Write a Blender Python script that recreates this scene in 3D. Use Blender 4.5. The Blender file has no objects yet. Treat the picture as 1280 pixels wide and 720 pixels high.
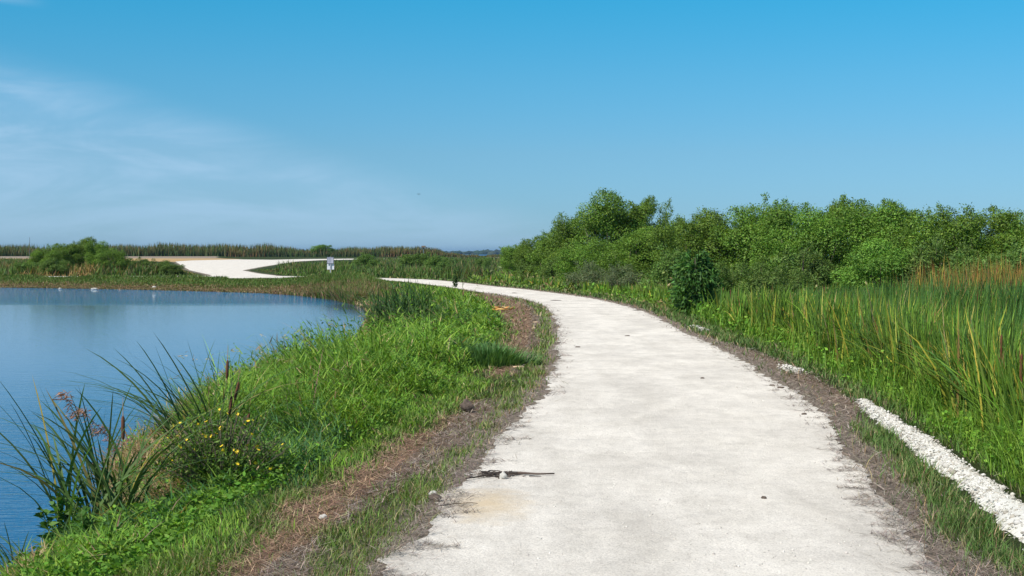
import bpy, bmesh, math, random
import numpy as np
from mathutils import Vector
R = np.random.default_rng(7)
random.seed(7)
SC = bpy.context.scene
COL = SC.collection

# ------------------------------------------------------------------ camera
EYE, F, HY = 1.7, 1778.0, 317.0
PITCH = math.atan((360 - HY) / F)
def gp(px, py, z=0.0):
    """ground point seen at photograph pixel px,py on the level z"""
    u = (px - 640) / F; v = (360 - py) / F
    dy = math.cos(PITCH) + v * math.sin(PITCH); dz = -math.sin(PITCH) + v * math.cos(PITCH)
    k = (z - EYE) / dz
    return (u * k, dy * k)
def at(px, d):
    return ((px - 640) / F * d, d)
def topz(py, d):
    return EYE + (HY - py) / F * d

cam = bpy.data.cameras.new('camera'); camo = bpy.data.objects.new('camera', cam); COL.objects.link(camo)
cam.lens = 50; cam.sensor_width = 36; cam.clip_start = 0.1; cam.clip_end = 30000
camo.location = (0, 0, EYE); camo.rotation_euler = (math.pi / 2 - PITCH, 0, 0)
SC.camera = camo
SC.render.resolution_x = 1024; SC.render.resolution_y = 576
SC.view_settings.view_transform = 'Standard'; SC.view_settings.look = 'None'
SC.view_settings.exposure = 0.2; SC.view_settings.gamma = 1.0
SC.cycles.max_bounces = 6; SC.cycles.diffuse_bounces = 3; SC.cycles.glossy_bounces = 3
SC.cycles.transmission_bounces = 4; SC.cycles.transparent_max_bounces = 4; SC.cycles.volume_bounces = 0
SC.cycles.caustics_reflective = False; SC.cycles.caustics_refractive = False
SC.cycles.use_denoising = True

# ------------------------------------------------------------------ polygons
def arr(l): return np.array(l, float)
def noise1(n, sc, amp, seed):
    r = np.random.default_rng(seed); out = np.zeros(n)
    for o in range(3):
        m = max(2, int(n / sc * 2 ** o) + 2)
        out += np.interp(np.linspace(0, m - 1, n), np.arange(m), r.uniform(-1, 1, m)) * amp / 1.7 ** o
    return out
def densify(P, step):
    P = arr(P); out = []
    for a, b in zip(P[:-1], P[1:]):
        n = max(1, int(np.hypot(*(b - a)) / step)); out += [a + (b - a) * i / n for i in range(n)]
    out.append(P[-1]); return arr(out)
def smooth(P, it=2):
    P = arr(P)
    for _ in range(it):
        Q = [P[0]]
        for a, b in zip(P[:-1], P[1:]): Q += [a * .75 + b * .25, a * .25 + b * .75]
        Q.append(P[-1]); P = arr(Q)
    return P
def inside(poly, X, Y):
    c = np.zeros(X.shape, bool); n = len(poly)
    for i in range(n):
        x1, y1 = poly[i]; x2, y2 = poly[(i + 1) % n]
        if y1 == y2: continue
        k = ((y1 > Y) != (y2 > Y)) & (X < (x2 - x1) * (Y - y1) / (y2 - y1) + x1)
        c ^= k
    return c
def dist(poly, X, Y, closed=True):
    d = np.full(X.shape, 1e9); n = len(poly)
    for i in range(n if closed else n - 1):
        x1, y1 = poly[i]; x2, y2 = poly[(i + 1) % n]
        ex, ey = x2 - x1, y2 - y1; L = ex * ex + ey * ey + 1e-12
        t = np.clip(((X - x1) * ex + (Y - y1) * ey) / L, 0, 1)
        d = np.minimum(d, (X - x1 - t * ex) ** 2 + (Y - y1 - t * ey) ** 2)
    return np.sqrt(d)
def ss(a, b, x):
    t = np.clip((x - a) / (b - a), 0, 1); return t * t * (3 - 2 * t)
def vnoise(X, Y, sc, seed=0):
    """value noise 0..1"""
    x = X / sc; y = Y / sc; xi = np.floor(x).astype(np.int64); yi = np.floor(y).astype(np.int64)
    fx = x - xi; fy = y - yi; fx = fx * fx * (3 - 2 * fx); fy = fy * fy * (3 - 2 * fy)
    def h(a, b):
        v = (a * 374761393 + b * 668265263 + seed * 982451653) & 0xffffffff
        v = ((v ^ (v >> 13)) * 1274126177) & 0xffffffff
        return ((v ^ (v >> 16)) & 0xffff) / 65535.0
    return (h(xi, yi) * (1 - fx) + h(xi + 1, yi) * fx) * (1 - fy) + (h(xi, yi + 1) * (1 - fx) + h(xi + 1, yi + 1) * fx) * fy
def fbm(X, Y, sc, seed=0):
    return (vnoise(X, Y, sc, seed) + .5 * vnoise(X, Y, sc / 2.1, seed + 1) + .25 * vnoise(X, Y, sc / 4.3, seed + 2)) / 1.75

WATER = -0.45
LE = [(-1.95, -6), (-1.55, 0)] + [gp(*p) for p in [(465, 720), (515, 686), (539, 664), (549, 634), (582, 604), (607, 574), (629, 544), (655, 513),
     (681, 492), (690, 466), (700, 438), (697, 415), (693, 399), (687, 387), (672, 379), (651, 373), (620, 368), (587, 363.5), (560, 359), (507, 352.5), (480, 350.8),
     (440, 350), (400, 349.5), (340, 349.3), (278, 348.7), (200, 348), (100, 347.3), (0, 346.9), (-200, 346.3)]]
RE = [(0.9, -6), (1.4, 0)] + [gp(*p) for p in [(1170, 720), (1140, 677), (1110, 640), (1092, 610), (1070, 577), (1045, 547), (1031, 520), (1009, 504), (985, 486), (948, 466), (936, 456), (920, 446),
     (898, 435), (855, 417), (820, 396.5), (800, 388), (776, 381), (739, 373), (701, 367.5), (651, 361.3), (617, 358.3), (575, 353.2), (540, 350), (500, 348.3), (440, 346.8),
     (400, 346), (340, 345), (265, 344.8), (200, 345.2), (100, 345.6), (0, 345.3), (-200, 345)]]
LEs, REs = smooth(LE, 1), smooth(RE, 1)
def rough_edge(P, seed, sign):
    near = P[P[:, 1] < 45]; k = len(near)
    D = densify(P[:k + 1], .04); n = len(D)
    nz = (noise1(n, 40, .055, seed) + noise1(n, 5, .05, seed + 9)) * ss(0, 1, np.arange(n) / 20.)
    D[:, 0] += nz
    return np.vstack([D, P[k + 1:]])
LEr, REr = rough_edge(LEs, 3, 1), rough_edge(REs, 5, 1)
PATH = np.vstack([LEs, REs[::-1]])
PATHR = np.vstack([LEr, REr[::-1]])
JUNC = arr([gp(*p) for p in [(253, 347.2), (265, 344.4), (250, 341), (237, 338), (227, 332), (219, 327), (240, 325.6), (295, 324.3), (340, 324.8), (380, 323.9), (440, 323.4), (530, 323.1), (640, 322.9),
     (640, 323.6), (530, 324.3), (440, 324.6), (400, 325.3), (370, 327), (345, 330.8), (325, 334), (303, 338.3), (322, 342), (345, 344.9), (344, 348), (300, 348.6)]])
DIRT = arr([gp(*p) for p in [(-80, 325.6), (-80, 321.3), (0, 321.2), (60, 321.1), (170, 320.8), (228, 321.3), (262, 322.6), (300, 323.9), (290, 325.2), (222, 327.5), (150, 325.8), (60, 325.5)]])
SHORE = [(-3.9, -12), (-3.5, 0), (-3.2, 6)] + [gp(*p, WATER) for p in [(40, 722), (95, 695), (150, 672), (196, 655), (180, 632), (158, 612), (185, 566), (250, 521), (320, 490),
     (390, 470), (446, 458), (452, 440), (462, 420), (468, 400), (462, 388), (430, 376), (380, 370), (340, 367), (250, 364.2), (160, 362), (0, 359.5), (-300, 357)]]
SHs = smooth(SHORE, 2)
SHs[:, 0] += noise1(len(SHs), 5, .12, 11)
POND = np.vstack([SHs, [(-120, 98), (-120, -12)]])
MULCH = [arr([gp(*p) for p in q]) for q in (
    [(300, 735), (330, 700), (362, 650), (372, 634), (410, 612), (440, 597), (474, 582), (500, 566), (521, 552), (556, 535), (581, 513), (611, 499), (622, 506), (606, 524), (590, 550), (560, 562), (530, 580), (505, 606), (470, 632), (440, 655), (410, 672), (390, 690), (350, 735)],
    [(582, 363.5), (600, 366), (630, 372), (658, 380), (672, 395), (673, 412), (671, 430), (662, 451), (642, 467), (624, 474), (612, 470), (622, 450), (632, 436), (645, 420), (640, 405), (622, 393), (612, 380), (595, 373)])]

LR = LEs, REs
def right_x(Y):
    o = np.argsort(REs[:26 * 2, 1]); P = REs[REs[:, 1] < 99]; k = np.argmax(P[:, 1] > 95) or len(P)
    P = P[:k]; return np.interp(Y, np.maximum.accumulate(P[:, 1]), P[:, 0])
def fields(X, Y):
    dR = np.minimum(dist(PATH, X, Y), np.minimum(dist(JUNC, X, Y), dist(DIRT, X, Y)))
    inR = inside(PATH, X, Y) | inside(JUNC, X, Y) | inside(DIRT, X, Y)
    dR = np.where(inR, -dR, dR)
    dP = dist(POND, X, Y); dP = np.where(inside(POND, X, Y), -dP, dP)
    right = (X > right_x(Y)) & (Y < 96)
    return dR, dP, right
def height(X, Y, f=None):
    dR, dP, right = f if f is not None else fields(X, Y)
    nz = fbm(X, Y, 1.3, 5) - .5; nz2 = fbm(X, Y, .35, 9) - .5
    d0 = np.maximum(dR - 1.1, 0); dPp = np.maximum(dP, 0)
    left = WATER + .42 * ss(0, 1, dPp / (dPp + d0 + 1e-6)) + .03 * (dR < 1e9)
    back = -.25 * ss(1, 6, dR)
    rt = -.58 * ss(.95, 2.7, dR)
    isback = (Y > 97) & (dP > 6)
    z = np.where(right, rt, np.where(isback | (dP > 25), back, left))
    z = z + nz * .10 * ss(.4, 2., dR) + nz2 * .035 * ss(0, .6, dR)
    z = z * ss(0, .12, dR) + .006 - .04 * ss(-.16, -.36, dR)
    wet = ss(-1.6, 0.15, dP)
    z = np.where(dP < .15, np.minimum(z, WATER - .02) * wet + (WATER - .8) * (1 - wet), z)
    z = z + .75 * ss(503, 516, Y) * (X < 60)
    z = z - 4.0 * (ss(552, 610, Y) - ss(4000, 4300, Y))
    return z

# ------------------------------------------------------------------ mesh helpers
def mesh_np(name, V, faces_flat, counts, mat, col=None, smooth_=False):
    me = bpy.data.meshes.new(name); V = np.ascontiguousarray(V, np.float32)
    me.vertices.add(len(V)); me.vertices.foreach_set('co', V.ravel())
    counts = np.asarray(counts, np.int32); ff = np.asarray(faces_flat, np.int32)
    me.loops.add(len(ff)); me.loops.foreach_set('vertex_index', ff)
    st = np.zeros(len(counts), np.int32); st[1:] = np.cumsum(counts)[:-1]
    me.polygons.add(len(counts)); me.polygons.foreach_set('loop_start', st)
    try: me.polygons.foreach_set('loop_total', counts)
    except Exception: pass
    me.update(calc_edges=True)
    if col is not None:
        a = me.attributes.new('tint', 'FLOAT_COLOR', 'POINT')
        c = np.ones((len(V), 4), np.float32); c[:, :3] = col; a.data.foreach_set('color', c.ravel())
    if smooth_:
        me.polygons.foreach_set('use_smooth', np.ones(len(counts), bool))
    me.materials.append(mat); return me
def link(name, me, parent=None, label=None, cat=None, group=None, kind=None, loc=None):
    o = bpy.data.objects.new(name, me); COL.objects.link(o)
    if parent is not None: o.parent = parent
    if loc is not None: o.location = loc
    if label: o['label'] = label
    if cat: o['category'] = cat
    if group: o['group'] = group
    if kind: o['kind'] = kind
    return o
def empty(name, loc, label, cat, group=None, rz=0):
    o = link(name, None, None, label, cat, group, None, loc); o.rotation_euler.z = rz; return o

class Acc:
    """collects blades, leaves, tubes and rocks into one mesh"""
    def __init__(s): s.V = []; s.F = []; s.C = []; s.K = []; s.n = 0
    def add(s, V, F, C, K):
        s.V.append(V.reshape(-1, 3)); s.F.append((F + s.n).ravel()); s.C.append(C); s.K.append(K.reshape(-1, 3)); s.n += len(s.V[-1])
    def blades(s, P, H, W, az, lean, droop, c0, c1, rise=1.0, K=3, twist=.8, wtop=.7, kink=None):
        N = len(P)
        if N == 0: return
        H = np.broadcast_to(H, N); W = np.broadcast_to(W, N); lean = np.broadcast_to(lean, N); droop = np.broadcast_to(droop, N); rise = np.broadcast_to(rise, N)
        dx, dy = np.cos(az), np.sin(az); wa = az + np.pi / 2 + R.uniform(-twist, twist, N); wx, wy = np.cos(wa), np.sin(wa)
        rows = []
        cols = []
        for i in range(K + 1):
            t = i / K
            hz = H * (lean * t + droop * t ** 2.2); up = H * rise * (t - .45 * droop * t ** 3) 
            cx = P[:, 0] + dx * hz; cy = P[:, 1] + dy * hz; cz = P[:, 2] + up
            if i < K:
                w = W * .5 * (1 - (1 - wtop) * t * 1.5 if t < .67 else wtop * (1 - (t - .5) * .9))
                w = W * .5 * (1.0 - .15 * t - .5 * t ** 3) if wtop > .5 else w
                rows.append(np.stack([cx - wx * w, cy - wy * w, cz], 1)); rows.append(np.stack([cx + wx * w, cy + wy * w, cz], 1))
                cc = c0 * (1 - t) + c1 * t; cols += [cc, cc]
            else:
                rows.append(np.stack([cx, cy, cz], 1)); cols.append(c1 + 0 * c0)
        nv = 2 * K + 1
        V = np.stack(rows, 1); CC = np.stack([np.broadcast_to(c, (N, 3)) for c in cols], 1)
        base = (np.arange(N) * nv)[:, None]
        fl = []; cnt = []
        for i in range(K - 1):
            fl.append(base + np.array([2 * i, 2 * i + 1, 2 * i + 3, 2 * i + 2])); cnt.append(np.full(N, 4))
        fl.append(base + np.array([2 * K - 2, 2 * K - 1, 2 * K])); cnt.append(np.full(N, 3))
        F = np.concatenate(fl, 1); C = np.stack(cnt, 1).ravel()
        s.add(V, F, C, CC)
    def leaves(s, P, L, W, D, col, fold=.15, nrm=None):
        """leaf rhombs; D = direction vectors"""
        N = len(P)
        if N == 0: return
        L = np.broadcast_to(L, N)[:, None]; W = np.broadcast_to(W, N)[:, None]
        D = D / (np.linalg.norm(D, axis=1, keepdims=True) + 1e-9)
        r = R.normal(size=(N, 3)) if nrm is None else nrm; S = np.cross(D, r); S /= (np.linalg.norm(S, axis=1, keepdims=True) + 1e-9); Nn = np.cross(S, D)
        m = P + D * L * .45
        V = np.stack([P, m + S * W * .5 + Nn * W * fold, P + D * L, m - S * W * .5 + Nn * W * fold], 1)
        base = (np.arange(N) * 4)[:, None]
        s.add(V, base + np.arange(4), np.full(N, 4), np.repeat(col[:, None, :], 4, 1))
    def tube(s, pts, rad, col, sides=6):
        pts = arr(pts); n = len(pts); T = np.gradient(pts, axis=0); T /= np.linalg.norm(T, axis=1, keepdims=True) + 1e-9
        ref = np.array([0., 0, 1]) if abs(T[0, 2]) < .9 else np.array([1., 0, 0])
        A = np.cross(T, ref); A /= np.linalg.norm(A, axis=1, keepdims=True) + 1e-9; B = np.cross(T, A)
        a = np.arange(sides) * 2 * np.pi / sides
        V = pts[:, None, :] + (A[:, None, :] * np.cos(a)[None, :, None] + B[:, None, :] * np.sin(a)[None, :, None]) * np.broadcast_to(rad, n)[:, None, None]
        F = []
        for i in range(n - 1):
            for j in range(sides):
                F.append([i * sides + j, i * sides + (j + 1) % sides, (i + 1) * sides + (j + 1) % sides, (i + 1) * sides + j])
        s.add(V, np.array(F), np.full(len(F), 4), np.broadcast_to(arr(col), (n * sides, 3)))
        for i0 in (0, (n - 1) * sides):
            s.V.append(np.zeros((0, 3))); s.K.append(np.zeros((0, 3)))
            s.F.append(np.arange(i0, i0 + sides) + s.n - n * sides); s.C.append(np.array([sides]))
    def rocks(s, P, S, col, flat=.65):
        ico = ICO; N = len(P)
        if N == 0: return
        V = ico[0][None] * (1 + R.uniform(-.28, .28, (N, len(ico[0]), 1)))
        V = V * np.stack([S * R.uniform(.8, 1.3, N), S * R.uniform(.8, 1.3, N), S * R.uniform(flat * .8, flat * 1.3, N)], 1)[:, None, :]
        a = R.uniform(0, 6.28, N); c, sn = np.cos(a)[:, None], np.sin(a)[:, None]
        V = np.stack([V[..., 0] * c - V[..., 1] * sn, V[..., 0] * sn + V[..., 1] * c, V[..., 2]], -1) + P[:, None, :]
        F = ico[1][None] + (np.arange(N) * len(ico[0]))[:, None, None]
        s.add(V, F, np.full(N * len(ico[1]), 3), np.repeat(col[:, None, :], len(ico[0]), 1))
    def mesh(s, name, mat, smooth_=False):
        return mesh_np(name, np.concatenate(s.V), np.concatenate(s.F), np.concatenate(s.C), mat, np.concatenate(s.K), smooth_)
def _ico():
    bm = bmesh.new(); bmesh.ops.create_icosphere(bm, subdivisions=1, radius=1)
    V = arr([v.co[:] for v in bm.verts]); F = np.array([[v.index for v in f.verts] for f in bm.faces]); bm.free(); return V, F
ICO = _ico()

# ------------------------------------------------------------------ materials
def mat_new(name):
    m = bpy.data.materials.new(name); m.use_nodes = True; nt = m.node_tree; nt.nodes.clear()
    out = nt.nodes.new('ShaderNodeOutputMaterial'); return m, nt, out
def nd(nt, t, **kw):
    n = nt.nodes.new(t)
    for k, v in kw.items():
        if k in n.inputs: n.inputs[k].default_value = v
        else: setattr(n, k, v)
    return n
def leaf_mat(name, trans=.35, rough=.5, spec=.3, objvar=0.0):
    m, nt, out = mat_new(name)
    at_ = nd(nt, 'ShaderNodeAttribute', attribute_name='tint'); src = at_.outputs['Color']
    if objvar:
        oi = nd(nt, 'ShaderNodeObjectInfo'); hs = nd(nt, 'ShaderNodeHueSaturation')
        mr = nd(nt, 'ShaderNodeMapRange'); mr.inputs['To Min'].default_value = .5; mr.inputs['To Max'].default_value = .5 + objvar * .10
        mv = nd(nt, 'ShaderNodeMapRange'); mv.inputs['To Min'].default_value = 1 - objvar; mv.inputs['To Max'].default_value = 1 + objvar
        nt.links.new(oi.outputs['Random'], mr.inputs['Value']); nt.links.new(oi.outputs['Random'], mv.inputs['Value'])
        nt.links.new(mr.outputs[0], hs.inputs['Hue']); nt.links.new(mv.outputs[0], hs.inputs['Value']); nt.links.new(src, hs.inputs['Color']); src = hs.outputs[0]
    p = nd(nt, 'ShaderNodeBsdfPrincipled'); p.inputs['Roughness'].default_value = rough; p.inputs['Specular IOR Level'].default_value = spec
    tr = nd(nt, 'ShaderNodeBsdfTranslucent'); mx = nd(nt, 'ShaderNodeAddShader')
    gm = nd(nt, 'ShaderNodeVectorMath', operation='MULTIPLY'); gm.inputs[1].default_value = (2.1 * trans, 2.0 * trans, .8 * trans)
    nt.links.new(src, p.inputs['Base Color']); nt.links.new(src, gm.inputs[0]); nt.links.new(gm.outputs[0], tr.inputs['Color'])
    nt.links.new(p.outputs[0], mx.inputs[0]); nt.links.new(tr.outputs[0], mx.inputs[1]); nt.links.new(mx.outputs[0], out.inputs[0]); return m
def tint_mat(name, rough=.9, bump=0, spec=.2):
    m, nt, out = mat_new(name)
    at_ = nd(nt, 'ShaderNodeAttribute', attribute_name='tint'); p = nd(nt, 'ShaderNodeBsdfPrincipled'); p.inputs['Roughness'].default_value = rough; p.inputs['Specular IOR Level'].default_value = spec
    nt.links.new(at_.outputs['Color'], p.inputs['Base Color']); nt.links.new(p.outputs[0], out.inputs[0])
    if bump:
        tc = nd(nt, 'ShaderNodeTexCoord'); n = nd(nt, 'ShaderNodeTexNoise', Scale=bump, Detail=5.0); b = nd(nt, 'ShaderNodeBump', Strength=.5, Distance=.02)
        nt.links.new(tc.outputs['Object'], n.inputs['Vector']); nt.links.new(n.outputs[0], b.inputs['Height']); nt.links.new(b.outputs[0], p.inputs['Normal'])
    return m
def flat_mat(name, col, rough=.6, metal=0, nscale=8, var=.15):
    m, nt, out = mat_new(name)
    p = nd(nt, 'ShaderNodeBsdfPrincipled'); p.inputs['Roughness'].default_value = rough; p.inputs['Metallic'].default_value = metal
    tc = nd(nt, 'ShaderNodeTexCoord'); n = nd(nt, 'ShaderNodeTexNoise', Scale=nscale, Detail=4.0); r = nd(nt, 'ShaderNodeValToRGB')
    r.color_ramp.elements[0].position = .3; r.color_ramp.elements[1].position = .7
    r.color_ramp.elements[0].color = tuple(c * (1 - var) for c in col) + (1,); r.color_ramp.elements[1].color = tuple(min(1, c * (1 + var)) for c in col) + (1,)
    nt.links.new(tc.outputs['Object'], n.inputs['Vector']); nt.links.new(n.outputs[0], r.inputs[0]); nt.links.new(r.outputs[0], p.inputs['Base Color']); nt.links.new(p.outputs[0], out.inputs[0]); return m

M_GRASS = leaf_mat('grass_blades', .27, .6, .12)
M_CAT = leaf_mat('cattail_leaves', .22, .55, .12)
M_LEAF = leaf_mat('shrub_leaves', .27, .55, .15, objvar=.14)
M_LITTER = tint_mat('dead_litter', .95)
M_ROCK = tint_mat('chalk_rock', .95, 60)
M_BARK = flat_mat('bark', (.11, .09, .065), .95, 0, 12, .35)

# path material
def path_mat():
    m, nt, out = mat_new('crushed_limestone')
    L = nt.links.new
    p = nd(nt, 'ShaderNodeBsdfPrincipled'); p.inputs['Roughness'].default_value = .95; p.inputs['Specular IOR Level'].default_value = .1
    g = nd(nt, 'ShaderNodeNewGeometry')
    def noise(scale, vs, det=5, rough=.6):
        mp = nd(nt, 'ShaderNodeMapping'); mp.inputs['Scale'].default_value = vs; n = nd(nt, 'ShaderNodeTexNoise', Scale=scale, Detail=float(det), Roughness=rough)
        L(g.outputs['Position'], mp.inputs[0]); L(mp.outputs[0], n.inputs['Vector']); return n.outputs[0]
    def ramp(src, a, ca, b, cb):
        r = nd(nt, 'ShaderNodeValToRGB'); e = r.color_ramp.elements; e[0].position = a; e[1].position = b; e[0].color = ca + (1,); e[1].color = cb + (1,); L(src, r.inputs[0]); return r.outputs[0]
    def mix(a, b, f, blend='MIX'):
        n = nd(nt, 'ShaderNodeMix', data_type='RGBA', blend_type=blend); L(a, n.inputs[6]); L(b, n.inputs[7])
        if isinstance(f, float): n.inputs[0].default_value = f
        else: L(f, n.inputs[0])
        return n.outputs[2]
    big = ramp(noise(.7, (1.5, .6, 1), 7, .7), .38, (.64, .605, .555), .60, (.80, .76, .70))
    cool = ramp(noise(1.3, (1.6, .7, 1), 6, .7), .36, (.905, .90, .88), .56, (1., 1., .99))
    streak = ramp(noise(4, (1.1, .9, 1), 8, .85), .38, (.88, .87, .86), .54, (1.02, 1.01, 1.))
    grain = ramp(noise(70, (1, 1, 1), 3, .7), .34, (.55, .54, .53), .54, (1., 1., 1.))
    pits = ramp(noise(28, (.8, 1, 1), 6, .75), .30, (.55, .53, .50), .37, (1., 1., 1.))
    c = mix(big, cool, 1.0, 'MULTIPLY'); c = mix(c, streak, 1.0, 'MULTIPLY'); c = mix(c, grain, .6, 'MULTIPLY'); c = mix(c, pits, .8, 'MULTIPLY')
    # tan stain in the near left part of the path
    sx, sy = gp(606, 632)
    vm = nd(nt, 'ShaderNodeVectorMath', operation='SUBTRACT'); vm.inputs[1].default_value = (sx, sy, 0); L(g.outputs['Position'], vm.inputs[0])
    vs = nd(nt, 'ShaderNodeVectorMath', operation='MULTIPLY'); vs.inputs[1].default_value = (1, .45, 1); L(vm.outputs[0], vs.inputs[0])
    ln = nd(nt, 'ShaderNodeVectorMath', operation='LENGTH'); L(vs.outputs[0], ln.inputs[0])
    ad = nd(nt, 'ShaderNodeMath', operation='ADD'); L(ln.outputs['Value'], ad.inputs[0])
    sn = nd(nt, 'ShaderNodeMath', operation='MULTIPLY'); L(noise(6, (1, 1, 1), 4), sn.inputs[0]); sn.inputs[1].default_value = .5; L(sn.outputs[0], ad.inputs[1])
    st = nd(nt, 'ShaderNodeMapRange'); st.inputs['From Min'].default_value = .62; st.inputs['From Max'].default_value = .28; L(ad.outputs[0], st.inputs[0])
    sm = nd(nt, 'ShaderNodeMath', operation='MULTIPLY'); L(st.outputs[0], sm.inputs[0]); sm.inputs[1].default_value = .75
    tan = nd(nt, 'ShaderNodeRGB'); tan.outputs[0].default_value = (.60, .47, .30, 1)
    c = mix(c, tan.outputs[0], sm.outputs[0])
    L(c, p.inputs['Base Color'])
    b = nd(nt, 'ShaderNodeBump', Strength=.7, Distance=.018); L(noise(30, (1, 1, 1), 7, .8), b.inputs['Height'])
    b2 = nd(nt, 'ShaderNodeBump', Strength=.2, Distance=.05); L(noise(4, (.8, 1.3, 1), 5, .6), b2.inputs['Height']); L(b.outputs[0], b2.inputs['Normal'])
    L(b2.outputs[0], p.inputs['Normal']); L(p.outputs[0], out.inputs[0]); return m
M_PATH = path_mat()

def ground_mat():
    m, nt, out = mat_new('soil_and_thatch'); L = nt.links.new
    at_ = nd(nt, 'ShaderNodeAttribute', attribute_name='tint'); g = nd(nt, 'ShaderNodeNewGeometry')
    n = nd(nt, 'ShaderNodeTexNoise', Scale=9.0, Detail=8.0, Roughness=.75); L(g.outputs['Position'], n.inputs['Vector'])
    r = nd(nt, 'ShaderNodeValToRGB'); r.color_ramp.elements[0].position = .3; r.color_ramp.elements[0].color = (.5, .48, .45, 1); r.color_ramp.elements[1].position = .7; r.color_ramp.elements[1].color = (1.35, 1.35, 1.3, 1); L(n.outputs[0], r.inputs[0])
    mx = nd(nt, 'ShaderNodeMix', data_type='RGBA', blend_type='MULTIPLY'); mx.inputs[0].default_value = 1; L(at_.outputs['Color'], mx.inputs[6]); L(r.outputs[0], mx.inputs[7])
    p = nd(nt, 'ShaderNodeBsdfPrincipled'); p.inputs['Roughness'].default_value = .95; p.inputs['Specular IOR Level'].default_value = .1; L(mx.outputs[2], p.inputs['Base Color'])
    n2 = nd(nt, 'ShaderNodeTexNoise', Scale=35.0, Detail=6.0, Roughness=.7); L(g.outputs['Position'], n2.inputs['Vector'])
    b = nd(nt, 'ShaderNodeBump', Strength=.9, Distance=.04); L(n2.outputs[0], b.inputs['Height']); L(b.outputs[0], p.inputs['Normal']); L(p.outputs[0], out.inputs[0]); return m
M_GROUND = ground_mat()

def water_mat(name='pond_water'):
    m, nt, out = mat_new(name); L = nt.links.new
    g = nd(nt, 'ShaderNodeNewGeometry')
    p = nd(nt, 'ShaderNodeBsdfPrincipled'); p.inputs['Base Color'].default_value = (.012, .075, .18, 1); p.inputs['Roughness'].default_value = .03; p.inputs['IOR'].default_value = 1.333
    def noise(scale, vs, det):
        mp = nd(nt, 'ShaderNodeMapping'); mp.inputs['Scale'].default_value = vs; mp.inputs['Rotation'].default_value = (0, 0, .12); n = nd(nt, 'ShaderNodeTexNoise', Scale=scale, Detail=float(det), Roughness=.6)
        L(g.outputs['Position'], mp.inputs[0]); L(mp.outputs[0], n.inputs['Vector']); return n.outputs[0]
    # a breeze ruffles the far strip of the pond and the near bay
    sp = nd(nt, 'ShaderNodeSeparateXYZ'); L(g.outputs['Position'], sp.inputs[0])
    nz = nd(nt, 'ShaderNodeMath', operation='MULTIPLY_ADD'); L(noise(.06, (.5, 1.5, 1), 3), nz.inputs[0]); nz.inputs[1].default_value = 16; L(sp.outputs['Y'], nz.inputs[2])
    f1 = nd(nt, 'ShaderNodeMapRange', interpolation_type='SMOOTHSTEP'); L(nz.outputs[0], f1.inputs[0]); f1.inputs['From Min'].default_value = 66; f1.inputs['From Max'].default_value = 73
    f2 = nd(nt, 'ShaderNodeMapRange', interpolation_type='SMOOTHSTEP'); L(nz.outputs[0], f2.inputs[0]); f2.inputs['From Min'].default_value = 34; f2.inputs['From Max'].default_value = 19
    mxx = nd(nt, 'ShaderNodeMath', operation='MULTIPLY_ADD'); L(f2.outputs[0], mxx.inputs[0]); mxx.inputs[1].default_value = .30; L(f1.outputs[0], mxx.inputs[2])
    st = nd(nt, 'ShaderNodeMath', operation='MULTIPLY_ADD'); L(mxx.outputs[0], st.inputs[0]); st.inputs[1].default_value = .60; st.inputs[2].default_value = .07
    b = nd(nt, 'ShaderNodeBump', Distance=.05); L(st.outputs[0], b.inputs['Strength']); L(noise(3.2, (.55, 1.6, 1), 4), b.inputs['Height'])
    b2 = nd(nt, 'ShaderNodeBump', Distance=.015); L(st.outputs[0], b2.inputs['Strength']); L(noise(13, (.5, 1.6, 1), 3), b2.inputs['Height']); L(b.outputs[0], b2.inputs['Normal'])
    L(b2.outputs[0], p.inputs['Normal'])
    L(p.outputs[0], out.inputs[0]); return m
M_WATER = water_mat()

# ------------------------------------------------------------------ ground sheet
def build_ground():
    yy = 4 * np.exp(np.linspace(0, math.log(9500 / 4.), 1050)) - 12
    u = np.concatenate([-np.geomspace(3.2, .62, 26)[:-1], np.linspace(-.62, .62, 430), np.geomspace(.62, 3.2, 26)[1:]])
    U, YY = np.meshgrid(u, yy); X = U * (YY + 12); Y = YY
    f = fields(X, Y); dR, dP, right = f; Z = height(X, Y, f)
    nr, nc = X.shape; idx = np.arange(nr * nc).reshape(nr, nc)
    F = np.stack([idx[:-1, :-1], idx[:-1, 1:], idx[1:, 1:], idx[1:, :-1]], -1).reshape(-1, 4)
    green = arr([.040, .058, .020]); brown = arr([.21, .145, .10]); grey = arr([.28, .235, .195]); mud = arr([.09, .062, .045])
    b = mulch_amount(X, Y, f)[..., None]; e = ss(.55, .1, dR + .3 * (fbm(X, Y, .4, 3) - .5))[..., None]
    c = green * (1 - b) + brown * b; c = c * (1 - e) + grey * e
    w = ss(.5, .05, dP)[..., None]; c = c * (1 - w) + mud * w
    me = mesh_np('ground', np.stack([X, Y, Z], -1).reshape(-1, 3), F.ravel(), np.full(len(F), 4), M_GROUND, c.reshape(-1, 3), True)
    link('ground', me, kind='structure')
def mulch_amount(X, Y, f):
    dR, dP, right = f
    b = np.zeros(X.shape)
    for m in MULCH:
        d = dist(m, X, Y); d = np.where(inside(m, X, Y), -d, d)
        b = np.maximum(b, ss(.18, -.08, d + .5 * (fbm(X, Y, .5, 21) - .5)))
    # grey litter fringe on both sides of the path
    wl = .07 + .38 * (fbm(X, Y, .9, 31) - .36)
    wr = .08 + .28 * fbm(X, Y, .8, 33) + .38 * ss(14, 16.5, Y) * ss(29, 23, Y) + .15 * ss(9, 7, Y)
    wdt = np.where(right, wr, wl) * ss(60, 40, Y) + .35 * ss(40, 60, Y)
    b = np.maximum(b, ss(wdt + .08, wdt - .08, dR) * (dR < 2) * (Y < 115))
    return b
build_ground()

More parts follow.
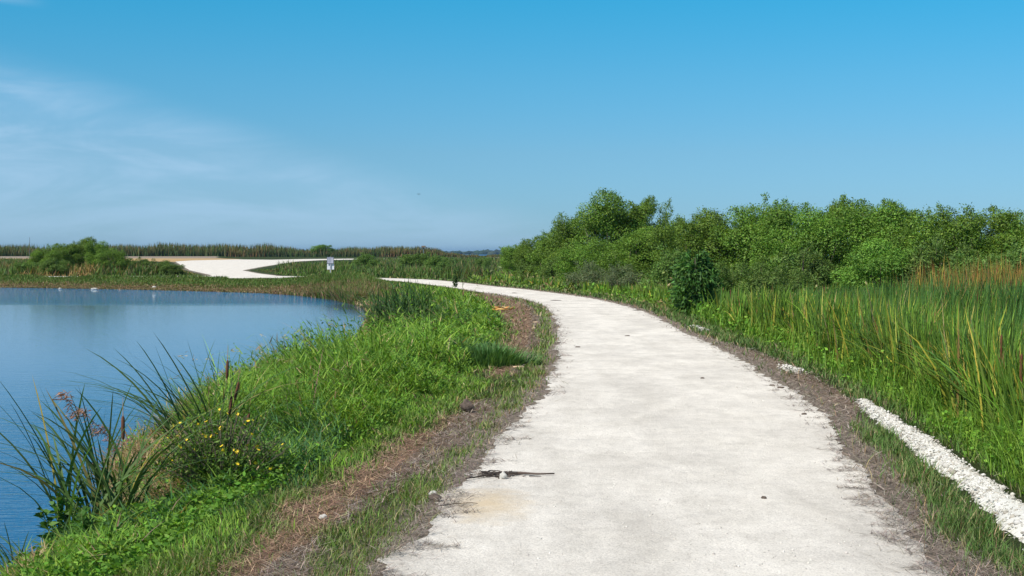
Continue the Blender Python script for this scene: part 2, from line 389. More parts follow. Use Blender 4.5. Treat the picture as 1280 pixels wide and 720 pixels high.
def poly_obj(name, P, z, mat, kind='structure'):
    bm = bmesh.new(); vs = [bm.verts.new((x, y, z)) for x, y in P]; fc = bm.faces.new(vs); fc.normal_update()
    if fc.normal.z < 0: fc.normal_flip()
    bmesh.ops.triangulate(bm, faces=[fc]); me = bpy.data.meshes.new(name); bm.to_mesh(me); bm.free(); me.materials.append(mat)
    return link(name, me, kind=kind)
poly_obj('path', PATHR, .012, M_PATH)
poly_obj('road_junction', JUNC, .020, M_PATH)
M_DIRT = flat_mat('tan_dirt', (.42, .27, .11), .95, 0, .15, .25)
poly_obj('dirt_road', DIRT, .010, M_DIRT)
off = SHs.copy(); t_ = np.gradient(SHs, axis=0); t_ /= np.linalg.norm(t_, axis=1, keepdims=True)
off += np.stack([t_[:, 1], -t_[:, 0]], 1) * .9
poly_obj('pond_water', np.vstack([off[::3], [(-60, 97), (-122, 100), (-122, -13)]]), WATER, M_WATER)
poly_obj('lake_water', [(-2500, 570), (2500, 570), (4200, 4200), (-4200, 4200)], -1.0, flat_mat('ruffled_lake', (.03, .10, .20), .5, 0, .02, .1))

# ------------------------------------------------------------------ scatter
def fan(n, y0, y1, a0, a1, p=2.0):
    """points whose density falls with the distance from the path's near end"""
    if p == 2.0: y = np.exp(R.uniform(math.log(y0), math.log(y1), n))
    else:
        q = 2 - p; y = (y0 ** q + R.random(n) * (y1 ** q - y0 ** q)) ** (1 / q)
    return y * R.uniform(a0, a1, n), y
def pick(pal, n, jit=.18, w=None, hj=.06):
    pal = arr(pal); c = pal[R.choice(len(pal), n, p=w)]; c = c * (1 + R.normal(0, jit, (n, 1))) * (1 + R.normal(0, hj, (n, 3))); return np.clip(c, .004, .8)
def P3(X, Y, f=None, dz=-.01): return np.stack([X, Y, height(X, Y, f) + dz], 1)
GREENS = [(.10, .195, .022), (.135, .24, .028), (.065, .14, .018), (.17, .26, .04), (.09, .17, .028)]
BLUEG = [(.04, .10, .035), (.05, .12, .045), (.035, .085, .03), (.06, .13, .04)]
DRY = [(.30, .22, .13), (.22, .15, .09), (.38, .30, .18), (.17, .115, .08)]

def verge():
    X, Y = fan(900000, 5.5, 98, -.55, .5); f = fields(X, Y); dR, dP, right = f
    k = (dR > .0) & (dR < np.where(right, 1.6, 2.6)) & ((dP > .8)); X, Y = X[k], Y[k]; f = tuple(a[k] for a in f); dR, dP, right = f
    b = mulch_amount(X, Y, f); n1 = fbm(X, Y, .35, 41)
    rk = rock_zone(X, Y)
    dens = (1 - .93 * b) * np.clip(.35 + 1.8 * (n1 - .25), .15, 1) * (1 - rk)
    k = R.random(len(X)) < dens * .8; X, Y = X[k], Y[k]; f = tuple(a[k] for a in f); n = len(X); n1 = n1[k]; dR, dP, right = f
    A = Acc(); dry = (R.random(n) < (.10 + .25 * b[k]))[:, None]
    pal = np.where(right[:, None], pick([(.075, .145, .035), (.10, .17, .045), (.06, .12, .03), (.15, .18, .07)], n), pick([(.10, .165, .035), (.13, .20, .045), (.08, .135, .03), (.18, .20, .08)], n))
    c1 = np.where(dry, pick(DRY, n), pal)
    H = R.uniform(.04, .11, n) * (.6 + .9 * n1) * (1 + .15 * (~right) + .25 * right * ss(15, 12, Y)); H *= (1 + .5 * ss(10, 30, Y)) * np.where(right, 1, .72)
    A.blades(P3(X, Y, f), H, np.maximum(.0045, Y * .00065), R.uniform(0, 6.28, n), R.uniform(.1, .7, n), R.uniform(0, .5, n), c1 * .85, c1, K=2)
    link('verge_grass', A.mesh('verge_grass', M_GRASS), None, 'short mown grass with bare patches along both edges of the white path', 'grass', kind='stuff')
    return
ROCKL = [gp(*p) for p in [(1067, 503), (1110, 540), (1133, 557), (1157, 583), (1200, 613), (1233, 647), (1267, 683), (1330, 745), (1420, 840)]]
ROCKR = [gp(*p) for p in [(1083, 508), (1114, 522), (1144, 540), (1172, 557), (1208, 578), (1250, 607), (1305, 640), (1390, 700), (1520, 800)]]
ROCKP = np.vstack([ROCKL, ROCKR[::-1]])
def rock_zone(X, Y):
    d = dist(ROCKP, X, Y); return np.where(inside(ROCKP, X, Y), 1., ss(.06, 0., d))
def litter():
    X, Y = fan(900000, 5.5, 75, -.5, .5); f = fields(X, Y); dR = f[0]
    k = (dR > -.28) & (dR < 2.6) & (f[1] > .3); X, Y = X[k], Y[k]; f = tuple(a[k] for a in f); dR, dP, right = f
    b = mulch_amount(X, Y, f); b = np.where(dR < .03, .95 * (fbm(X * .35, Y * 1.6, .22, 77) > .40 + .32 * ss(.02, -.26, dR)), b)
    k = R.random(len(X)) < b * .95 + .02; X, Y = X[k], Y[k]; f = tuple(a[k] for a in f); n = len(X); A = Acc()
    near = ((f[0] < .6) | f[2])[:, None]
    c = np.where(near, pick([(.20, .16, .135), (.28, .23, .19), (.13, .10, .085), (.36, .30, .25)], n, .25), pick([(.27, .165, .11), (.34, .22, .15), (.17, .10, .07), (.42, .31, .20)], n, .25))
    P = P3(X, Y, f, .004); P[:, 2] = np.maximum(P[:, 2], np.where(f[0] < 0.05, .016, -9)) + R.uniform(0, .03, n) * (f[0] > -.05)
    A.blades(P, R.uniform(.03, .14, n), np.maximum(.003, Y * .00045), R.uniform(0, 6.28, n), R.uniform(.7, 1, n), 0.05, c, c, rise=R.uniform(-.05, .35, n), K=2, twist=1.5)
    link('grass_litter', A.mesh('grass_litter', M_LITTER), None, 'brown dead grass clippings lying in bands beside the white path', 'dead grass', kind='stuff')

def gravel():
    n = len(ROCKL); cs = arr([ROCKL, ROCKR])
    L_ = densify(smooth(ROCKL, 2), .05); Rr = smooth(ROCKR, 2); 
    m = len(L_); s = np.linspace(0, 1, m); sr = np.linspace(0, 1, len(Rr)); Rr = np.stack([np.interp(s, sr, Rr[:, 0]), np.interp(s, sr, Rr[:, 1])], 1)
    k = 14; T = np.linspace(0, 1, k)[None, :, None]; G = L_[:, None] * (1 - T) + Rr[:, None] * T; X, Y = G[..., 0], G[..., 1]
    t = T[0, :, 0][None, :]
    z = .10 * np.sin(np.pi * np.clip(t * .9 + .02, 0, 1)) - .10 * ss(.75, 1., t) - .03 + .05 * (fbm(X, Y, .3, 6) - .5) + .02 * (fbm(X, Y, .06, 8) - .5)
    X = X + (fbm(X, Y, .25, 15) - .5) * .10
    idx = np.arange(m * k).reshape(m, k); Fc = np.stack([idx[:-1, :-1], idx[:-1, 1:], idx[1:, 1:], idx[1:, :-1]], -1).reshape(-1, 4)
    A = Acc(); A.add(np.stack([X, Y, z], -1), Fc, np.full(len(Fc), 4), np.broadcast_to(arr([.60, .59, .55]), (m * k, 3)))
    N = 12000; i = R.integers(0, m, N); j = R.random(N); jj = np.clip((j * (k - 1)).astype(int), 0, k - 2); fr = j * (k - 1) - jj
    P = np.stack([X[i, jj] * (1 - fr) + X[i, jj + 1] * fr, Y[i, jj] * (1 - fr) + Y[i, jj + 1] * fr, z[i, jj] * (1 - fr) + z[i, jj + 1] * fr], 1); P[:, :2] += R.normal(0, .02, (N, 2))
    S = R.lognormal(math.log(.0070), .5, N).clip(.003, .024); P[:, 2] -= S * .25
    A.rocks(P, S, pick([(.58, .56, .52), (.50, .48, .43), (.62, .60, .56), (.40, .37, .32)], N, .12, hj=.008))
    link('gravel_ridge', A.mesh('gravel_ridge', M_ROCK), None, 'ridge of crushed white limestone rubble between the right verge and the reeds', 'gravel', kind='stuff')
    for pts, w, name in (([(866, 407.5), (873, 410.5), (881, 413.5)], .05, 'small'), ([(978, 458.5), (987, 461.5), (999, 466)], .05, 'mid')):
        a = densify([gp(*p, .03) for p in pts], .02); N = 260; q = a[R.integers(0, len(a), N)]; A = Acc()
        P = np.stack([q[:, 0] + R.normal(0, w, N), q[:, 1] + R.normal(0, w, N), R.uniform(.0, .07, N)], 1)
        A.rocks(P, R.uniform(.006, .022, N), pick([(.58, .55, .49), (.64, .61, .56)], N, .08, hj=.01))
        link('gravel_patch', A.mesh('gravel_patch', M_ROCK), None, 'small patch of white rubble showing through the grass, ' + ('farther one, near the dark drooping bush' if name == 'small' else 'nearer one, just past the end of the long rubble ridge'), 'gravel', kind='stuff')
    # loose crumbs on the path
    X, Y = fan(60000, 5.5, 30, -.3, .35); f = fields(X, Y); k = (f[0] < -.02) & (f[0] > -1.6) & (R.random(len(X)) < .02 + .10 * (fbm(X, Y, .8, 3) > .62)); X, Y = X[k], Y[k]; n = len(X); A = Acc()
    A.rocks(np.stack([X, Y, np.full(n, .014)], 1), R.lognormal(math.log(.004), .4, n), pick([(.62, .59, .54), (.5, .47, .43), (.66, .63, .58)], n, .1, hj=.01))
    link('loose_grit', A.mesh('loose_grit', M_ROCK), None, 'loose pale grit scattered over the white path surface', 'grit', kind='stuff')

def tallgrass():
    """lush grass of the pond bank"""
    X, Y = fan(1100000, 6, 92, -.62, .12); f = fields(X, Y); dR, dP, right = f
    k = (~right) & (dR > .75) & (dP > -.10) & (Y < 96) & (dP < 12) & ~((Y > 64) & (X / Y < -.085)); X, Y = X[k], Y[k]; f = tuple(a[k] for a in f); dR, dP, right = f
    b = np.zeros(len(X))
    for m in MULCH:
        d = dist(m, X, Y); b = np.maximum(b, np.where(inside(m, X, Y), 1, ss(.45, .12, d + .25 * (fbm(X, Y, .4, 59) - .5))))
    # brown shore tuft ground near the water
    n1 = fbm(X, Y, 1.1, 51); n2 = fbm(X, Y, .45, 53)
    h = ss(.9, 2.2, dR - .25 * n2) * (.55 + .75 * n1)
    h = h * (1 - .6 * ss(.9, .1, dP)) * (1 - .35 * ss(60, 75, Y))
    flw = 1.15 * np.exp(-(((X + 2.9) / .68) ** 2 + ((Y - 11.9) / 1.3) ** 2)); bx, by = at(276, 10.7); fb = np.exp(-(((X - bx) / .42) ** 2 + ((Y - by + .3) / .6) ** 2))
    low = np.maximum(ss(10.9, 9.9, Y + .25 * (X + 2.5) + .6 * (n1 - .5)) * ss(-.9, -1.5, X + .12 * (Y - 9)), fb); h = h * (1 - .70 * low)         # low weeds in the near corner
    lowm = ss(33, 30.5, Y) * ss(22.5, 26, Y); h = h * (1 - .65 * lowm) * (1 - .45 * ss(32, 34, Y))
    band = ss(.0, 1, h)
    dens = (1 - .97 * b) * np.clip(.35 + .9 * n2, 0, 1)
    dens = dens * np.clip(1.2 - .9 * ss(.15, .7, h), .3, 1) * (1 - .55 * low)
    k = R.random(len(X)) < dens * .9; X, Y, h, dP, dR, n1, n2, low, flw = (a[k] for a in (X, Y, h, dP, dR, n1, n2, low, flw)); f = tuple(a[k] for a in f); n = len(X)
    H = (.08 + .56 * h) * R.uniform(.55, 1.25, n) * (1 + .25 * ss(14, 22, Y) * ss(32, 26, Y)); H = np.where(flw > .35, R.uniform(.14, .42, n), H); H *= .55 + .9 * vnoise(X, Y, .3, 57) * (.6 + .8 * vnoise(X, Y, 1.0, 56))
    A = Acc(); c = pick(GREENS, n, .2); c2 = pick(BLUEG, n, .2); mixp = (vnoise(X, Y, 2.5, 61) > .62)[:, None] & (R.random(n) < .6)[:, None]
    c = np.where(mixp, c2, c)
    shore = (R.random(n) < ss(.9, .15, dP) * .75 * ((n1 > .42) | (Y > 26)) + .04 + .68 * (flw > .35))[:, None]; c = np.where(shore, pick(DRY + [(.30, .19, .09), (.25, .2, .1)], n), c)
    wind = np.where(R.random(n) < .7, 2.9 + 5 * (fbm(X, Y, .5, 58) - .5) + R.normal(0, .5, n), R.uniform(0, 6.28, n))
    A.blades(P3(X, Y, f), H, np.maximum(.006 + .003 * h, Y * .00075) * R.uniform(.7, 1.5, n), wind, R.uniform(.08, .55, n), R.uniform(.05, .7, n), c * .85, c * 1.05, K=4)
    k = (h > .12) & (Y < 45) & (R.random(n) < .9); m = 2; X2 = np.repeat(X[k], m) + R.normal(0, .04, k.sum() * m); Y2 = np.repeat(Y[k], m) + R.normal(0, .04, k.sum() * m); h2 = np.repeat(H[k], m); cc = np.repeat(c[k], m, 0); nn = len(X2)
    P = P3(X2, Y2); P[:, 2] += h2 * R.uniform(.25, 1.0, nn); aa = np.repeat(wind[k], m) + R.normal(0, 1.1, nn)
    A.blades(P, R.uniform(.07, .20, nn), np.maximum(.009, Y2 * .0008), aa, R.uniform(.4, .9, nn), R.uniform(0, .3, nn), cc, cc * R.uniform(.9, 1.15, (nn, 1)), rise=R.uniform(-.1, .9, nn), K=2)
    link('bank_grass', A.mesh('bank_grass', M_GRASS), None, 'lush tall green grass covering the pond bank left of the white path', 'grass', kind='stuff')
    # broad small leaves in the grass (low weeds)
    A = Acc(); k = ((R.random(n) < .10 + .85 * low) | (n2 > .62)) & (Y < 40) & (h > .05); m_ = 3; X, Y, Hk, n = np.repeat(X[k], m_), np.repeat(Y[k], m_), np.repeat(H[k], m_), int(k.sum()) * m_; X = X + R.normal(0, .04, n); Y = Y + R.normal(0, .04, n); P = P3(X, Y); P[:, 2] += np.maximum(Hk, .10) * R.uniform(.15, 1.05, n)
    D = R.normal(size=(n, 3)); D[:, 2] = np.abs(D[:, 2]) * .4
    s = np.maximum(.035, Y * .0022) * R.uniform(.6, 1.5, n)
    A.leaves(P, s, s * .55, D, pick([(.09, .19, .025), (.12, .23, .03), (.07, .15, .022)], n))
    link('bank_weeds', A.mesh('bank_weeds', M_GRASS), None, 'low broad-leaved weeds growing among the grass of the pond bank', 'weeds', kind='stuff')
    # feathery seed heads
    A = Acc(); n = 34; X, Y = fan(n * 60, 14, 40, -.30, .02); f = fields(X, Y); k = (~f[2]) & (f[0] > 2.0) & (f[1] > .1); X, Y = X[k][:n], Y[k][:n]; n = len(X); P = P3(X, Y)
    H = R.uniform(.7, 1.1, n); az = R.normal(2.9, .8, n); c = np.broadcast_to(arr([.16, .19, .07]), (n, 3))
    A.blades(P, H, np.maximum(.005, Y * .0005), az, .15, .35, c, c * 1.4, K=5)
    tip = P + np.stack([np.cos(az) * H * .5, np.sin(az) * H * .5, H * .84], 1)
    for _ in range(9):
        D = np.stack([np.cos(az), np.sin(az), R.uniform(-.6, .5, n)], 1) + R.normal(0, .25, (n, 3)); q = tip - D * R.uniform(0, .12, (n, 1))
        A.leaves(q, .06, .008 + 0 * Y, D, pick([(.34, .27, .16), (.28, .24, .12)], n))
    link('grass_plumes', A.mesh('grass_plumes', M_GRASS), None, 'thin arching grass stems with pale seed plumes above the bank grass', 'grass', kind='stuff')

def cattails():
    X, Y = fan(112000, 9, 96, -.02, .46, 1.75); f = fields(X, Y); dR, dP, right = f
    edge = 1.12 + .42 * fbm(X, Y, 1.6, 71)
    bush = (np.hypot(X - 4.96, (Y - 37.6) * .5) < .85); k = right & (dR > edge) & ~bush & (X < 30) & (Y < 93); X, Y = X[k], Y[k]; dR = dR[k]
    tl = np.interp(Y, [35, 45, 52, 75, 90], [30, 17, 12.5, 8, 1.5]); k = X < tl; X, Y, dR = X[k], Y[k], dR[k]; n0 = len(X)
    kind = fbm(X, Y, 3.2, 73); depth = ss(1.8, 4.5, dR)
    A = Acc(); m = 6; X = np.repeat(X, m) + R.normal(0, .05, n0 * m); Y = np.repeat(Y, m) + R.normal(0, .05, n0 * m); kind = np.repeat(kind, m); depth = np.repeat(depth, m); n = len(X)
    hh = np.repeat(R.uniform(.8, 1.12, n0), m) * (1.42 + .62 * depth) * (.88 + .4 * (kind - .5)) * (1 - .30 * ss(40, 60, Y)) * (1 - .25 * ss(28, 38, Y)); H = hh * R.uniform(.6, 1.05, n)
    P = P3(X, Y)
    blue = (R.random(n) < np.clip(ss(.40, .60, kind) * (.35 + .4 * depth) + .55 * depth, 0, .9))[:, None]
    yel = (R.random(n) < .07 * (1 - depth) + .008)[:, None]; dry = (R.random(n) < .02 + .03 * (kind > .55))[:, None]
    g = pick([(.078, .155, .018), (.105, .19, .024), (.048, .105, .016)], n, .28); b = pick([(.045, .11, .026), (.06, .135, .032), (.03, .075, .018)], n, .28)
    c1 = np.where(blue, b, g); c1 = np.where(yel, pick([(.36, .33, .05), (.30, .28, .06)], n), c1); c1 = np.where(dry, pick([(.30, .17, .08), (.33, .24, .13), (.24, .12, .06)], n), c1)
    c0 = c1 * .70 + arr([.17, .20, .03]) * .30
    A.blades(P, H, np.maximum(.022, Y * .00105) * R.uniform(.6, 1.25, n), np.where(R.random(n) < .6, 5 * (fbm(X, Y, 1.1, 78) - .5) + R.normal(0, .6, n), R.uniform(0, 6.28, n)), R.uniform(.02, .20, n) + .10 * ss(.55, .75, kind), np.where(R.random(n) < .10 + .3 * ss(.5, .7, kind), R.uniform(.4, .8, n), R.uniform(0, .22, n)), c0, c1, K=4)
    # brown seed heads on stalks
    k = np.where((R.random(n0) < .012))[0]; 
    for q in k[:150]:
        x, y = X[q * m], Y[q * m]; z = float(height(arr([x]), arr([y]))[0]); H0 = hh[q * m] * R.uniform(.72, .9); r = max(.011, y * .0004); a = R.uniform(-.08, .08)
        A.tube([(x, y, z), (x + a * .5, y, z + H0 * .5), (x + a, y, z + H0 - .2)], [.005, .005, .005], (.12, .15, .05), 4)
        A.tube([(x + a, y, z + H0 - .2), (x + a, y, z + H0 - .17), (x + a, y, z + H0), (x + a, y, z + H0 + .02)], [.004, r, r, .003], (.10, .045, .02), 6)
    # reddish, taller stems standing in front of the shrubs at the right
    n = 3200; cx = R.choice([9.0, 9.3, 10.3, 10.7, 11.3, 12.0], n, p=[.08, .14, .2, .25, .13, .2]) + R.normal(0, .22, n); cy = 31 + R.normal(0, 1.3, n) + (cx - 11) * .3; P = P3(cx, cy)
    c = pick([(.26, .09, .035), (.30, .15, .05), (.20, .10, .04), (.34, .27, .05), (.09, .14, .03), (.08, .13, .03)], n)
    A.blades(P, R.uniform(1.5, 2.15, n) * (.82 + .4 * vnoise(cx, cy, .5, 3)), .026, R.uniform(0, 6.28, n), R.uniform(.02, .22, n), R.uniform(0, .12, n), pick([(.34, .30, .05), (.12, .15, .04)], n), c, K=3)
    n = 60000; X, Y = fan(n, 34, 95, -.03, .30, 1.6); f = fields(X, Y); k = f[2] & (f[0] > .75) & ~(np.hypot(X - 4.96, (Y - 37.4) * .5) < .8); X, Y = X[k], Y[k]; tl = np.interp(Y, [35, 45, 52, 75, 90], [30, 17, 12.5, 8, 1.5]); k2 = X < tl + 1; X, Y = X[k2], Y[k2]; dd = f[0][k][k2]; n = len(X); nz = fbm(X, Y, 2.2, 83)
    G = Acc(); H = (.18 + 1.05 * ss(.8, 3.2, dd)) * (.55 + .8 * nz) * R.uniform(.5, 1.15, n); c = pick([(.10, .18, .025), (.13, .22, .03), (.07, .125, .025), (.16, .20, .06), (.09, .12, .045)], n, .22); st = (R.random(n) < .35 * ss(.5, .7, nz) + .03)[:, None]; c = np.where(st, pick([(.26, .22, .11), (.20, .15, .07)], n), c)
    G.blades(P3(X, Y), H, Y * .0010, 5 * fbm(X, Y, 1.5, 84) + R.normal(0, .8, n), R.uniform(.05, .4, n), R.uniform(0, .5, n), c * .9, c, K=3)
    k = R.random(n) < .6; P2 = P3(X[k], Y[k]); P2[:, 2] += H[k] * R.uniform(.3, 1, k.sum()); D = R.normal(size=(len(P2), 3)); G.leaves(P2, Y[k] * .0035, Y[k] * .0014, D, c[k])
    link('roadside_growth', G.mesh('roadside_growth', M_GRASS), None, 'mixed green and straw-coloured growth between the path at the bend and the willows', 'weeds', kind='stuff')
    link('cattail_bed', A.mesh('cattail_bed', M_CAT), None, 'dense bed of tall green cattails filling the marsh right of the path', 'cattails', kind='stuff')
    # weeds between rubble and cattails
    X, Y = fan(260000, 6, 60, .02, .5); f = fields(X, Y); dR = f[0]; k = f[2] & (dR > .8) & (dR < 2.9) & (rock_zone(X, Y) < .5); X, Y = X[k], Y[k]; dR = dR[k]; n = len(X)
    keep = R.random(n) < ss(.75, 1.25, dR); X, Y, dR = X[keep], Y[keep], dR[keep]; n = len(X); n2 = fbm(X, Y, .5, 81)
    P = P3(X, Y); A = Acc(); hgt = (.08 + .62 * ss(.2, .8, n2)) * (.7 + .6 * vnoise(X, Y, .25, 82)); 
    c = pick(GREENS, n, .2); A.blades(P, hgt * R.uniform(.5, 1.2, n), np.maximum(.006, Y * .0006), R.uniform(0, 6.28, n), R.uniform(.05, .4, n), R.uniform(0, .5, n), c * .9, c, K=3)
    P2 = P.copy(); P2[:, 2] += hgt * R.uniform(.05, .75, n); D = R.normal(size=(n, 3)); D[:, 2] = np.abs(D[:, 2]) * .4; s = np.maximum(.04, Y * .0025) * R.uniform(.6, 1.4, n)
    A.leaves(P2, s, s * .6, D, pick([(.10, .22, .022), (.14, .26, .03), (.07, .16, .02)], n))
    link('slope_weeds', A.mesh('slope_weeds', M_GRASS), None, 'bright leafy weeds on the slope between the white rubble and the cattails', 'weeds', kind='stuff')

def far_cover():
    # waist-high growth behind the bend and behind the road
    A = Acc(); X, Y = fan(330000, 62, 430, -.42, .46, 2.6); f = fields(X, Y); dR, dP, right = f
    back = (Y > 96.5) & (~right)
    tl = np.interp(Y, [35, 45, 52, 75, 90], [30, 17, 12.5, 8, 1.5])
    k = (dR > .9) & ((back & (dP > 9)) | (right & (X >= tl - 2)))
    k &= ~((X < -24) & (Y > 150) & (dR < 14)); X, Y = X[k], Y[k]; f = tuple(a[k] for a in f); dR = dR[k]; n = len(X)
    isl = (X < -16) & (Y < 190) & (X / Y < -.205)
    nz = fbm(X, Y, 7, 91); h = np.where(isl, .6 + .9 * nz, .45 + .95 * nz) * ss(.6, 5, dR + .5) 
    h *= np.where((X / Y > -.21) & (X / Y < -.165), .35, 1)
    c = pick([(.055, .10, .025), (.075, .14, .025), (.045, .085, .025), (.10, .16, .035), (.14, .12, .05)], n, .2)
    k2 = (fbm(X, Y, 9, 95) > .55) & (R.random(n) < .5); c = np.where(k2[:, None], pick([(.05, .075, .035), (.16, .12, .06), (.07, .09, .04)], n), c)
    k3 = isl & (fbm(X, Y, 5, 97) > .45) & (R.random(n) < .7) & (Y < 125); c = np.where(k3[:, None], pick([(.30, .19, .08), (.25, .16, .07), (.20, .16, .06)], n), c)
    A.blades(P3(X, Y, f), h * R.uniform(.6, 1.25, n), Y * .00062, R.uniform(0, 6.28, n), R.uniform(.02, .35, n), R.uniform(0, .4, n), c * .9, c, K=3)
    link('field_growth', A.mesh('field_growth', M_GRASS), None, 'rough waist-high weeds and grass filling the ground beyond the bend in the path', 'weeds', kind='stuff')
    # pond's far bank
    A = Acc(); X, Y = fan(420000, 60, 108, -.46, -.02, 2); f = fields(X, Y); dR, dP, right = f; k = (~right) & (dR > .3) & (dP > -.15) & (dP < 12) & (Y < 108); X, Y = X[k], Y[k]; f = tuple(a[k] for a in f); dR, dP, _ = f; n = len(X)
    nz = fbm(X, Y, 3.5, 93); hump = np.exp(-((X / Y + .115) / .03) ** 2) * (Y < 96); h = .06 + .26 * nz * ss(.3, 2.2, dR) + .45 * hump * ss(.8, 3, dR)
    c = pick([(.07, .13, .025), (.09, .155, .03), (.055, .10, .025), (.14, .14, .05)], n, .2); h = h + .30 * (X / Y < -.20) * ss(.2, .6, dR) * ss(3.2, 1.5, dR) * nz; h = h * (1 - .6 * ss(4., 2., dP) * (X / Y < -.17)); br = R.random(n) < (1 - .55 * hump) * ss(5.0, 1.8, dP + 2.2 * (nz - .5)) * .92
    c = np.where(br[:, None], pick([(.20, .13, .08), (.26, .18, .11), (.15, .10, .06), (.14, .14, .05)], n), c)
    A.blades(P3(X, Y, f), h * R.uniform(.5, 1.2, n), Y * .00062, R.uniform(0, 6.28, n), R.uniform(.05, .5, n), R.uniform(0, .5, n), c * .9, c, K=2)
    link('far_bank_grass', A.mesh('far_bank_grass', M_GRASS), None, 'rough green and brown grass on the far bank of the pond', 'grass', kind='stuff')
    # reeds on the skyline
    A = Acc(); n = 85000; X = R.uniform(-205, 26, n); Y = R.uniform(518, 550, n); X = X * 1.18; px = 640 + X / Y * F
    top = np.interp(px, [0, 30, 60, 150, 165, 200, 240, 280, 330, 380, 400, 430, 480, 520, 545, 560, 580, 700], [310, 309, 308, 302, 303, 306, 309, 309, 307, 312, 309, 309, 305, 309, 313, 317, 319.5, 320])
    H = (EYE + (HY - top) / F * Y + .2) * np.where(R.random(n) < .78, R.uniform(.45, .78, n), R.uniform(.75, 1.12, n)) * (.72 + .32 * vnoise(X, Y * 0, 3.5, 99) + .14 * vnoise(X, Y, .9, 96)); H = np.where(vnoise(X, Y * 0, 11, 92) < .3, H * .72, H) - .35; H = H * (.74 + .5 * vnoise(X, Y * 0, 24, 93)); H = np.maximum(H, .4)
    c1 = pick([(.12, .095, .045), (.07, .11, .035), (.075, .12, .035), (.16, .11, .05)], n, .3); c0 = pick([(.045, .09, .03), (.05, .085, .03), (.06, .07, .03)], n)
    rd = (vnoise(X, Y * 0, 14, 98) > .55) & (R.random(n) < .5); c0 = np.where(rd[:, None], pick([(.20, .11, .05), (.16, .10, .05)], n), c0)
    A.blades(P3(X, Y), H, R.uniform(.12, .34, n), R.uniform(0, 6.28, n), R.uniform(0, .25, n), R.uniform(0, .12, n), c0, c1, K=3)
    link('skyline_reeds', A.mesh('skyline_reeds', M_GRASS), None, 'dark reeds with brown tips standing along the skyline behind the far road', 'reeds', kind='stuff')
    # the wooded shore across the lake
    A = Acc(); xs = np.arange(-2400, 2400, 9.0); 
    for r_ in range(4):
        n = len(xs); P = np.stack([xs + R.uniform(-9, 9, n), 4330 + r_ * 30 + R.uniform(-9, 9, n), np.full(n, -1.0)], 1)
        c = pick([(.035, .055, .025), (.045, .065, .03)], n); A.rocks(P, R.uniform(19, 23, n) * (.85 + .3 * vnoise(P[:, 0], P[:, 1] * 0, 260, 94)), c, flat=(.40 + .03 * r_))
    link('distant_shore_woods', A.mesh('distant_shore_woods', M_LITTER), None, 'low wooded far shore fading blue on the horizon across the lake', 'woods', kind='stuff')

verge(); litter(); gravel(); tallgrass(); cattails(); far_cover()

# ------------------------------------------------------------------ trees and shrubs
def crown_variant(seed, w=4.4, h=4.8, leafy=42000, leaf=(.098, .042), lowskirt=.04, clumps=74, pal=None):
    r = np.random.default_rng(seed); A = Acc(); T = Acc()
    pal = pal or [(.080, .140, .018), (.105, .175, .024), (.060, .108, .015), (.135, .205, .032)]
    cs = []; tries = 0
    lob = [(r.uniform(-.5, .5), r.uniform(-.5, .5), r.uniform(.35, .85), r.uniform(.35, .6)) for _ in range(5)] + [(0, 0, .5, .85)]
    while len(cs) < clumps and tries < 9000:
        tries += 1; q = np.array([r.uniform(-1, 1), r.uniform(-1, 1), r.uniform(lowskirt, 1)])
        best = min((np.hypot(q[0] - l[0], q[1] - l[1]) ** 2 + ((q[2] - l[2]) * 1.7) ** 2) ** .5 / l[3] for l in lob)
        if .45 < best < 1.0 or (best <= .45 and r.random() < .25): cs.append(q)
    cs = arr(cs); C = cs * [w / 2 * .9, w / 2 * .9, h * .93]
    rad = r.uniform(.30, .66, len(C)) * (w / 4.4); per = (leafy * rad ** 2 / (rad ** 2).sum()).astype(int)
    ctone = 1 + r.normal(0, .15, len(C))
    for c, rr, k, tn in zip(C, rad, per, ctone):
        d = r.normal(size=(k, 3)); d /= np.linalg.norm(d, axis=1, keepdims=True); rr_ = rr * r.uniform(.35, 1.12, (k, 1)) ** .6; rr_ = rr * np.clip(r.normal(.86, .15, (k, 1)), .3, 1.3)
        P = c + d * rr_ * [1, 1, .85]; nr = d + [0, 0, .35] + r.normal(0, .38, (k, 3)); D = np.cross(nr, r.normal(size=(k, 3))) + d * .35 * np.linalg.norm(nr, axis=1, keepdims=True)
        s = r.uniform(.7, 1.3, k); A.leaves(P, leaf[0] * s, leaf[1] * s, D, pick(pal, k, .10) * tn, .15, nr)
    # shoots that break the outline
    tops = C[np.argsort(-C[:, 2] + r.normal(0, .5, len(C)))][:18]
    for c in tops:
        out = np.array([c[0] * .35, c[1] * .35, 1.0]); out = out / np.linalg.norm(out) + r.normal(0, .22, 3); Ls = r.uniform(.1, .38) * w / 4.4; k = 70
        t = r.random(k)[:, None]; P = c + out * (t * Ls + .2) + r.normal(0, .07, (k, 3)); D = out + r.normal(0, .7, (k, 3)); A.leaves(P, leaf[0], leaf[1], D, pick(pal, k, .14))
        T.tube([c, c + out * Ls * .5, c + out * (Ls + .15)], [.012, .008, .004], (.1, .08, .06), 4)
    # stems
    base = arr([(r.normal(0, .12), r.normal(0, .12), -.35) for _ in range(5)])
    for i, c in enumerate(C):
        if i % 3 == 0:
            b = base[i % 5]; mid = b * .55 + c * .45 + [r.normal(0, .15), r.normal(0, .15), -.1 * h * r.random()]
            q1 = b * .8 + mid * .2 + [0, 0, .25]
            T.tube([b, q1, mid, mid * .45 + c * .55, c], [.075, .06, .04, .025, .01], (.1, .08, .06), 6)
    return A.mesh('crown', M_LEAF), T.mesh('trunk', M_BARK)
VAR = [crown_variant(100 + i) for i in range(7)]
VBR = crown_variant(140, pal=[(.11, .20, .03), (.14, .23, .035), (.09, .165, .028)])
